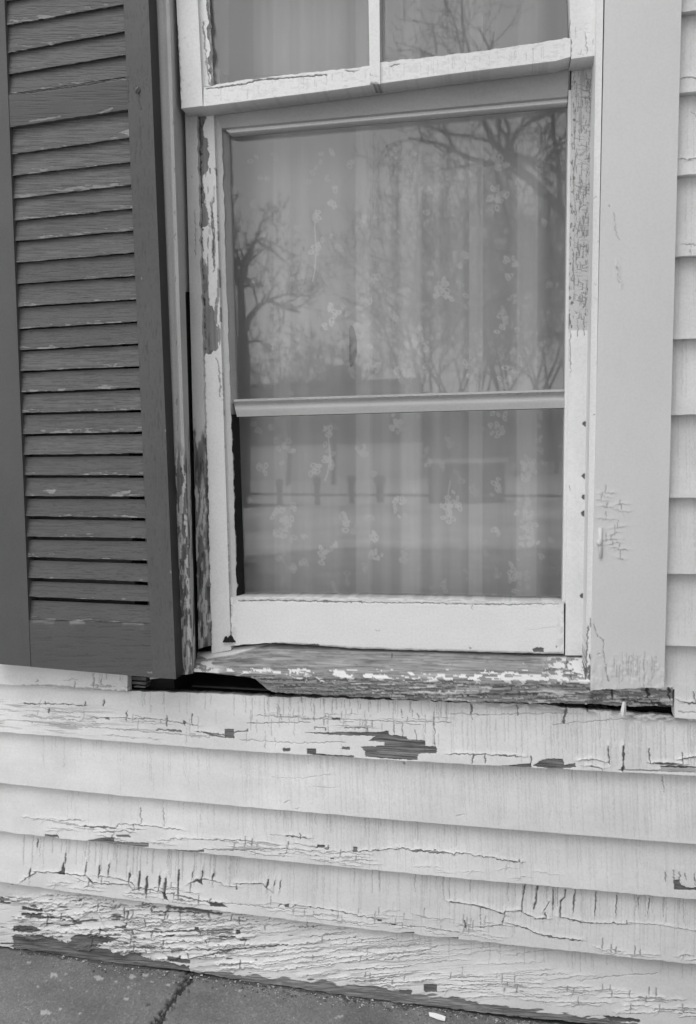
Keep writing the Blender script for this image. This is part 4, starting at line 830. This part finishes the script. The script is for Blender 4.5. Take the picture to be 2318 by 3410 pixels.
# ================================================================== THE CURTAIN behind the glass
def curtain():
    m = bpy.data.materials.new('lace'); m.use_nodes = True; nt = m.node_tree; nt.nodes.clear()
    o = N(nt, 'ShaderNodeOutputMaterial'); mx = N(nt, 'ShaderNodeMixShader'); tr = N(nt, 'ShaderNodeBsdfTransparent'); df = N(nt, 'ShaderNodeBsdfDiffuse'); tl = N(nt, 'ShaderNodeBsdfTranslucent'); m2 = N(nt, 'ShaderNodeMixShader')
    df.inputs[0].default_value = (.9, .9, .9, 1); tl.inputs[0].default_value = (.7, .7, .7, 1); m2.inputs[0].default_value = .12
    a = N(nt, 'ShaderNodeAttribute', attribute_name='opacity').outputs['Fac']
    nt.links.new(a, mx.inputs[0]); nt.links.new(df.outputs[0], m2.inputs[1]); nt.links.new(tl.outputs[0], m2.inputs[2]); nt.links.new(tr.outputs[0], mx.inputs[1]); nt.links.new(m2.outputs[0], mx.inputs[2]); nt.links.new(mx.outputs[0], o.inputs[0])
    YC = .15
    xs = np.arange(600, 2000, 2.6); ys = np.arange(-620, 2120, 3.2)
    X, Y = np.meshgrid(xs, ys); s = (Y-1000)/1000.
    Xl = X+ (X-1300)*.006*s
    op = np.full(X.shape, .68)
    warp = 1+.10*(np.abs(((X/5.2) % 1)-.5)-.25)+.06*(fbm(X/5., Y/40., 31, 2)-.5); op *= warp*(1-.12*(Y < 345))
    band = lambda x0, x1, v, sf=6: v*sst(x0-sf, x0+sf, Xl)*sst(x1+sf, x1-sf, Xl)
    B_ = 1.45
    for b in ((1185, 1238, .10, 3), (1336, 1402, .15, 10), (1440, 1470, .06, 10), (1562, 1608, .14, 3), (1722, 1790, .09, 3), (912, 968, .07, 4), (1000, 1030, .05, 12), (1270, 1300, .06, 10), (700, 765, .22, 4), (1500, 1540, .05, 12), (1840, 1900, .05, 10), (845, 1225, .10*1, 4)):
        op += B_*band(*b)*(1 if b[0] != 845 else sst(420, 300, Y))
    op += .03*(vn(Xl/14., Y/900., 3)-.5)*2
    op *= 1-.18*sst(600, 300, Y)*(Y > 250)
    op -= .09*np.exp(-((Xl-1234)/2.2)**2)*1.2
    rng = np.random.RandomState(4)
    def sprig(cx, cy, r, n, v):
        for k in range(n):
            a = rng.uniform(0, 2*np.pi); d = r*rng.uniform(.1, 1.); px, py = cx+d*np.cos(a)*.75, cy+d*np.sin(a)*1.2; pr = rng.uniform(7, 15)
            q = (np.abs(X-px) < 2*pr) & (np.abs(Y-py) < 2.4*pr); rr = np.where(q)
            if not len(rr[0]): continue
            sl2 = (slice(rr[0].min(), rr[0].max()+1), slice(rr[1].min(), rr[1].max()+1))
            th_ = rng.uniform(0, 3.14); dx, dy = X[sl2]-px, Y[sl2]-py; ex, ey = dx*np.cos(th_)+dy*np.sin(th_), -dx*np.sin(th_)+dy*np.cos(th_)
            d_ = np.hypot(ex, ey*1.6)+3*(fbm(X[sl2]/6., Y[sl2]/6., 8, 2)-.5)
            op[sl2] = np.maximum(op[sl2], .68+v*1.5*np.exp(-((d_-pr*.7)/2.6)**2)); op[sl2] += v*.25*(d_ < pr*.7)
    def stem(pts, v):
        for k in range(len(pts)-1):
            (xa2, ya2), (xb2, yb2) = pts[k], pts[k+1]
            t = np.clip(((X-xa2)*(xb2-xa2)+(Y-ya2)*(yb2-ya2))/((xb2-xa2)**2+(yb2-ya2)**2), 0, 1); d = np.hypot(X-xa2-t*(xb2-xa2), Y-ya2-t*(yb2-ya2))
            np.maximum(op, .68+v*1.6*np.exp(-(d/2.4)**2), out=op)
    for cx, cy, r, n, v in ((1050, 830, 20, 6, .28), (1060, 720, 24, 5, .2), (1205, 740, 22, 8, .26), (1110, 680, 16, 4, .2), (1215, 1000, 34, 12, .26), (1100, 1060, 40, 12, .24), (1205, 1090, 34, 10, .22), (1480, 960, 46, 22, .24), (1660, 660, 46, 20, .25), (1660, 560, 40, 14, .2), (1700, 900, 40, 12, .2), (1670, 1090, 34, 10, .2), (1340, 1270, 40, 10, .22), (1690, 1260, 36, 10, .2), (950, 1490, 46, 12, .22), (1095, 1440, 24, 8, .28), (1095, 1540, 24, 8, .28), (1205, 1500, 24, 10, .28), (1320, 1410, 30, 10, .28), (1660, 1410, 40, 14, .24), (870, 1560, 24, 7, .2), (1050, 1570, 24, 7, .2), (1500, 1690, 46, 24, .28), (1320, 1690, 44, 10, .24), (940, 1740, 46, 24, .28), (1150, 1740, 26, 9, .26), (1070, 1840, 30, 10, .26), (1250, 1840, 30, 9, .24), (1760, 1780, 50, 26, .26), (1350, 1850, 26, 7, .2), (1750, 1700, 40, 14, .24), (1720, 1920, 50, 20, .2), (1580, 1640, 24, 7, .24), (1660, 1610, 24, 7, .22), (1240, 1790, 20, 6, .22), (850, 1430, 30, 6, .14), (1750, 1560, 44, 16, .24), (1380, 1130, 40, 14, .2), (1560, 1230, 30, 9, .2)): sprig(cx, cy, r, n, v)
    stem([(1052, 700), (1048, 760), (1053, 830), (1048, 900), (1042, 935)], .18); stem([(1098, 1420), (1093, 1450), (1100, 1530), (1090, 1580), (1082, 1600)], .18); stem([(1205, 700), (1208, 800), (1200, 900)], .12); stem([(1500, 1600), (1490, 1660), (1505, 1720)], .16)
    for k in range(150):      # small scattered motifs of the lace
        cx, cy = rng.uniform(820, 1890), rng.uniform(450, 1990)
        sprig(cx, cy, rng.uniform(6, 24), rng.randint(2, 6), rng.uniform(.06, .16))
    hole = ((Xl-1170-6*np.sin((Y-1085)/137*3.14))/13.)**2+((Y-1153)/70.)**2 < 1
    op = np.where(hole, .42, np.clip(op, .02, .97))
    fold = .0045*np.sin(Xl/37.)+.0025*np.sin(Xl/21.+1)+.006*np.sin(Xl/90.)
    P = W(X, Y, YC+fold)
    H, Wd = X.shape; idx = np.arange(H*Wd).reshape(H, Wd); q = np.stack([idx[:-1, :-1], idx[1:, :-1], idx[1:, 1:], idx[:-1, 1:]], -1).reshape(-1, 4)
    c = mesh('lace_curtain', P.reshape(-1, 3), q, m, None, attrs={'opacity': op})
    tag(c, 'sheer floral lace curtain with a small tear, hanging behind the window glass', 'curtain')
curtain()

# ================================================================== WHAT THE GLASS REFLECTS: the yard opposite
M_LAWN = plain('pale_grass', .30, .95, 1.1, .95, (.35, 2.2, 1), .4, .05)
M_TURF = plain('dark_turf', .0, .48, 1.6, .95, (1, 2.4, 1), .5, .08)
M_BARK = plain('bark', .02, .055, 9, .95, (6, 6, 1), .6, .02)
M_POST = plain('fence_wood', .08, .16, 6, .9)
M_WALLW = plain('barn_white', .8, .86, 2, .8); M_ROOF = plain('barn_roof', .12, .2, 3, .8, (1, 8, 8)); M_SHED = plain('shed_wood', .07, .12, 3, .9); M_PALE = plain('pale_trim', .5, .62, 3)
gx = np.concatenate([np.linspace(-900, -60, 8), np.linspace(-50, 50, 60), np.linspace(60, 900, 8)]); gy = np.concatenate([np.linspace(-900, -80, 8), np.linspace(-70, -16, 36), np.linspace(-15.5, -7, 50), np.linspace(-6, 12, 12), np.linspace(30, 300, 4)])
X, Y = np.meshgrid(gx, gy); Z = .0+.10*(fbm(X/7., Y/7., 5)-.5)*sst(-4, -10, Y)+.50*np.exp(-((Y+11.7)/1.0)**2)*(.8+.4*fbm(X/2.2, X*0, 8))
H, Wd = X.shape; idx = np.arange(H*Wd).reshape(H, Wd); q = np.stack([idx[:-1, :-1], idx[:-1, 1:], idx[1:, 1:], idx[1:, :-1]], -1).reshape(-1, 4)
mesh('ground', np.stack([X, Y, Z], -1).reshape(-1, 3), q, M_LAWN, None, kind='structure')
# dark rough grass nearer the house
def turf():
    rng = np.random.RandomState(3); n = 30000
    x = rng.uniform(-9, 6, n); y = rng.uniform(-9.6, -4.6, n)
    edge = -9.4+ .9*fbm(x/1.5, x*0, 4)+np.where(x < -2.5, 2.0*sst(-2.5, -5, x), 0)
    m = y > edge; x, y = x[m], y[m]; n = len(x)
    h = rng.uniform(.05, .16, n); a = rng.uniform(0, 6.28, n); wd = rng.uniform(.012, .03, n); lx_, ly_ = rng.normal(0, .06, n), rng.normal(0, .06, n)
    b0 = np.stack([x-np.cos(a)*wd, y-np.sin(a)*wd, np.full(n, -.02)], -1); b1 = np.stack([x+np.cos(a)*wd, y+np.sin(a)*wd, np.full(n, -.02)], -1); t = np.stack([x+lx_, y+ly_, h], -1)
    v = np.stack([b0, b1, t], 1).reshape(-1, 3); tr = np.arange(3*n).reshape(-1, 3)
    mesh('grass', v, np.zeros((0, 4)), M_TURF, None, tris=tr, kind='stuff', smooth=False)
    # turf sheet under the blades
    gx2 = np.linspace(-9, 6, 120); 
    ed = -9.4+.9*fbm(gx2/1.5, gx2*0, 4)+np.where(gx2 < -2.5, 2.0*sst(-2.5, -5, gx2), 0)
    P = np.stack([np.stack([gx2, np.full(120, -4.5), np.full(120, .075)], -1), np.stack([gx2, ed, np.full(120, .075)], -1)])
    idx = np.arange(240).reshape(2, 120); q = np.stack([idx[0, :-1], idx[1, :-1], idx[1, 1:], idx[0, 1:]], -1)
    mesh('turf', P.reshape(-1, 3), q, M_TURF, None, kind='structure', smooth=False)
turf()
def vz(px, py, D): return V(np.array([px], float), np.array([py], float), D)[0]
# post and rail fence
fence = empty('rail_fence', tuple(vz(1055, 1700, 12)*[1, 1, 0]), 'dark post and rail fence reflected in the lower pane', 'fence')
def fz(px): return 12.0
for i, (px, wd, tp) in enumerate(((815, .055, 1592), (930, .055, 1595), (1055, .055, 1588), (1170, .058, 1583), (1265, .075, 1584), (690, .055, 1600), (560, .055, 1600))):
    p = vz(px, tp, 12.0)
    v_, q_ = tube([(p[0], p[1], -.05), (p[0], p[1], p[2]-.16), (p[0], p[1], p[2]-.13), (p[0], p[1], p[2]-.03), (p[0], p[1], p[2])], [wd*1.0, wd, wd*1.45, wd*1.45, wd*.9], 8)
    mesh('post', v_, q_, M_POST, fence)
for (ya, yb2, hh) in ((1638, 1652, .022), (1672, 1700, .03)):
    a = vz(400, ya, 11.9); b2 = vz(1900, yb2, 11.9)
    v_, q_ = tube([a, (a+b2)/2+[0, 0, -.02], b2], [hh*1.2]*3, 4); mesh('rail', v_, q_, M_POST, fence)
# white barn with a dark roof, beyond the fence
a = vz(640, 1455, 40); b2 = vz(1350, 1500, 40)
barn = empty('barn', (float((a[0]+b2[0])/2), float(a[1])-4, 0), 'long low white barn with a broad dark roof, reflected in the window', 'barn')
ze = float((a[2]+b2[2])/2); zr = float(vz(900, 1285, 44)[2])
x0, x1 = float(min(a[0], b2[0])), float(max(a[0], b2[0])); yb = float(a[1])
v_, q_ = box((x0, yb-9, 0), (x1, yb, ze)); mesh('wall', v_, q_, M_WALLW, barn, smooth=False)
v_ = np.array([(x0-.4, yb+.15, ze-.1), (x1+.4, yb+.15, ze-.1), (x1+.4, yb-4.5, zr), (x0-.4, yb-4.5, zr), (x1+.4, yb-9.5, ze-.1), (x0-.4, yb-9.5, ze-.1), (x0-.4, yb+.15, ze+.1), (x1+.4, yb+.15, ze+.1), (x1+.4, yb-4.5, zr+.2), (x0-.4, yb-4.5, zr+.2), (x1+.4, yb-9.5, ze+.1), (x0-.4, yb-9.5, ze+.1)])
q_ = np.array([(0, 3, 2, 1), (3, 5, 4, 2), (6, 7, 8, 9), (9, 8, 10, 11), (0, 1, 7, 6), (5, 11, 10, 4), (1, 2, 8, 7), (2, 4, 10, 8), (0, 6, 9, 3), (3, 9, 11, 5)]); rf = mesh('roof', v_, q_, M_ROOF, barn, smooth=False)
c = vz(1135, 1215, 43); v_, q_ = box((c[0]-.95, c[1]-1.8, zr-1.8), (c[0]+.95, c[1], c[2])); mesh('cupola', v_, q_, M_SHED, rf, smooth=False)
# second, further building to the right
a = vz(1390, 1395, 48); b2 = vz(1760, 1530, 48)
hs = empty('farm_building', (float((a[0]+b2[0])/2), float(a[1])-3, 0), 'dim farm building with a dark roof slope, reflected behind the low dark shed', 'building')
v_, q_ = box((a[0], a[1]-7, 0), (b2[0]+3, a[1], b2[2])); mesh('wall', v_, q_, M_WALLW, hs, smooth=False)
v_ = np.array([(a[0]-.4, a[1]+.4, b2[2]), (b2[0]+3.4, a[1]+.4, b2[2]-.2), (b2[0]+3.4, a[1]-3.5, a[2]+1.6), (a[0]-.4, a[1]-3.5, a[2]+1.8), (b2[0]+3.4, a[1]-7.4, b2[2]), (a[0]-.4, a[1]-7.4, b2[2])]); q_ = np.array([(0, 1, 2, 3), (3, 2, 4, 5), (0, 5, 4, 1)]); tr = np.array([(0, 3, 5), (1, 4, 2)])
mesh('roof', v_, q_, M_ROOF, hs, tris=tr, smooth=False)
# low dark shed with a pale roof edge
a = vz(1425, 1545, 19); b2 = vz(1680, 1560, 19)
shd = empty('shed', (float((a[0]+b2[0])/2), float(a[1])-.8, 0), 'low dark shed with a pale roof edge, reflected right of the fence', 'shed')
v_, q_ = box((a[0], a[1]-1.6, -.05), (b2[0], a[1], a[2])); mesh('wall', v_, q_, M_SHED, shd, smooth=False)
v_, q_ = box((a[0]-.1, a[1]-1.7, a[2]), (b2[0]+.1, a[1]+.1, a[2]+.11)); mesh('roof', v_, q_, M_PALE, shd, smooth=False)
v_, q_ = box((a[0]+.7, a[1], .0), (a[0]+1.4, a[1]+.03, a[2]-.25)); mesh('door', v_, q_, M_POST, shd, smooth=False)
# bare winter trees
def grow(pts, r0, r1, depth, rng, out, twig=1.0, nb=None, minr=.006):
    """pts: limb polyline; sprouts branches recursively. out: list of tubes"""
    pts = np.asarray(pts, float); L = np.sum(np.linalg.norm(np.diff(pts, axis=0), axis=1))
    m = len(pts); rad = np.linspace(r0, r1, m); out.append(tube(pts, rad, 7 if r0 > .05 else 4 if r0 > .015 else 3, cap=False))
    if depth <= 0: return
    nb_ = nb or int(rng.uniform(3, 6))
    for k in range(nb_):
        t = rng.uniform(.25, .98); i = min(int(t*(m-1)), m-2); ft = t*(m-1)-i; p = pts[i]*(1-ft)+pts[i+1]*ft; d = pts[i+1]-pts[i]; d = d/np.linalg.norm(d)
        s = rng.normal(0, 1, 3); s -= d*(s@d); s /= np.linalg.norm(s); nd = d*rng.uniform(.5, .9)+s*rng.uniform(.6, .95)+np.array([0, 0, .22]); nd /= np.linalg.norm(nd)
        l = L*rng.uniform(.35, .62)*twig; n = 5; pp = [p]; dd = nd.copy()
        for j in range(n):
            dd = dd+rng.normal(0, .26, 3)+np.array([0, 0, .04]); dd /= np.linalg.norm(dd); pp.append(pp[-1]+dd*l/n)
        ra = max((r0*(1-t)+r1*t)*rng.uniform(.45, .65), minr); grow(pp, ra, max(ra*.35, minr*.7), depth-1, rng, out, twig, None, minr)
def tree(name, base, limbs, rt, label, seed, depth=3, group='bare trees reflected in the glass', minr=.008):
    rng = np.random.RandomState(seed)
    root = empty(name, tuple(base), label, 'tree', group)
    trunk, *rest = limbs
    v_, q_ = tube(trunk[0], np.linspace(trunk[1], trunk[2], len(trunk[0])), 10, cap=False); mesh('trunk', v_, q_, M_BARK, root)
    out = []
    for pts, ra, rb, nb in rest: grow(pts, ra, rb, depth, rng, out, 1.0, nb, minr)
    v_, q_ = join(out); mesh('branches', v_, q_, M_BARK, root)
def vp(l, D): return np.array([vz(x, y, D) for x, y in l])
# left tree
D = 24.
tr_ = vp([(806, 1640), (810, 1400), (812, 1200), (808, 1120)], D); tr_[0, 2] = -.1
tree('bare_tree', (tr_[0, 0], tr_[0, 1], 0), [(tr_, .30, .20), (vp([(808, 1120), (804, 1020), (800, 950), (812, 870), (850, 800), (880, 795)], D), .17, .05, 10), (vp([(808, 1120), (830, 1060), (860, 1020), (895, 1000), (960, 1030), (1000, 1040)], D), .13, .04, 9), (vp([(802, 960), (830, 950), (870, 945)], D), .07, .02, 5), (vp([(895, 1000), (950, 980), (1030, 985)], D), .06, .02, 6), (vp([(850, 800), (900, 830), (960, 880)], D), .06, .02, 7), (vp([(812, 1140), (860, 1135), (920, 1180)], D), .06, .02, 6), (vp([(806, 1000), (780, 900), (760, 800), (770, 700)], D), .10, .03, 8), (vp([(850, 800), (870, 740), (930, 700)], D), .05, .015, 6)], .3, 'bare spreading tree reflected at the left edge of the glass', 7, 3, minr=.012)
# big tree whose limbs enter from the right
D = 13.
tr_ = vp([(2120, 1760), (2105, 1400), (2080, 1100), (2040, 900)], D); tr_[0, 2] = -.1
tree('bare_tree', (tr_[0, 0], tr_[0, 1], 0), [(tr_, .42, .28), (vp([(2040, 900), (1950, 780), (1860, 690), (1770, 600), (1690, 520), (1640, 470), (1610, 400), (1560, 300)], D), .12, .035, 12), (vp([(1690, 530), (1620, 545), (1550, 520), (1470, 480), (1360, 460)], D), .07, .02, 8), (vp([(1700, 520), (1780, 540), (1830, 555), (1900, 600)], D), .09, .03, 7), (vp([(2060, 1000), (1960, 920), (1880, 920), (1780, 950), (1680, 990), (1600, 1030), (1540, 1050), (1440, 1010), (1340, 940)], D), .085, .02, 12), (vp([(1540, 1050), (1500, 1120), (1420, 1150)], D), .04, .012, 6), (vp([(1560, 1045), (1480, 1030), (1400, 1080)], D), .04, .012, 6), (vp([(2070, 1150), (1960, 1120), (1860, 1115), (1760, 1130), (1680, 1160)], D), .055, .015, 8), (vp([(1650, 560), (1680, 700), (1720, 820), (1700, 930)], D), .05, .015, 8), (vp([(1600, 560), (1590, 660), (1610, 800)], D), .045, .012, 7), (vp([(1830, 650), (1820, 760), (1850, 900)], D), .05, .014, 8), (vp([(1690, 510), (1720, 440), (1800, 380), (1880, 330)], D), .06, .016, 8)], .4, 'big bare tree whose thick limbs cross the upper right of the glass', 11, 3, minr=.007)
# low twiggy growth in front of the barn
for k, (px, top, sd_, lb) in enumerate(((960, 1150, 31, 'low twiggy tree reflected above the cross bar, beside the tree at the left edge'), (1110, 1190, 32, 'low twiggy tree reflected above the cross bar, just under the tear in the curtain'))):
    D = 33.; tr_ = vp([(px, 1640), (px+4, 1500), (px, 1400)], D); tr_[0, 2] = -.1
    rg = random.Random(sd_); lm = []
    for j, dx in enumerate((-120, -70, -20, 40, 90, 130)):
        dx += rg.uniform(-15, 15); lm.append((vp([(px, 1400-j*5), (px+dx*.5, 1330+rg.uniform(-15, 15)), (px+dx*.8, 1260+rg.uniform(-15, 15)), (px+dx, top+abs(dx)*.4+rg.uniform(-25, 25))], D), .06, .02, 9))
    tree('bare_tree', (tr_[0, 0], tr_[0, 1], 0), [(tr_, .13, .1)]+lm, .3, lb, sd_, 3, minr=.013)
# further ones fill the right half with twigs
for k, (px, D, top, sd_, lb) in enumerate(((1450, 44., 800, 21, 'slender bare tree reflected just right of the middle of the glass'), (1570, 50., 700, 22, 'tall thin-twigged bare tree reflected above the shed'), (1720, 40., 740, 23, 'bare tree with a low fan of twigs reflected right of the shed'), (1850, 46., 640, 24, 'bare tree reflected at the right edge of the glass'))):
    tr_ = vp([(px, 1640), (px+6, 1550), (px-4, 1470)], D); tr_[0, 2] = -.1
    rg = random.Random(sd_); lm = []
    for j, dx in enumerate((-230, -150, -70, 20, 110, 190, 250)):
        dx += rg.uniform(-30, 30); w1, w2 = rg.uniform(-45, 45), rg.uniform(-45, 45); tp = top+abs(dx)*.6+rg.uniform(-60, 80)
        lm.append((vp([(px-4, 1470-j*8), (px+dx*.35+w1*.5, 1330), (px+dx*.6+w1, 1200), (px+dx*.75+w2, 1080), (px+dx*.9-w1*.6, (1080+tp)/2), (px+dx+w2*.5, tp)], D), .09, .022, 9))
    tree('bare_tree', (tr_[0, 0], tr_[0, 1], 0), [(tr_, .17, .12)]+lm, .3, lb, sd_, 3, minr=.017)
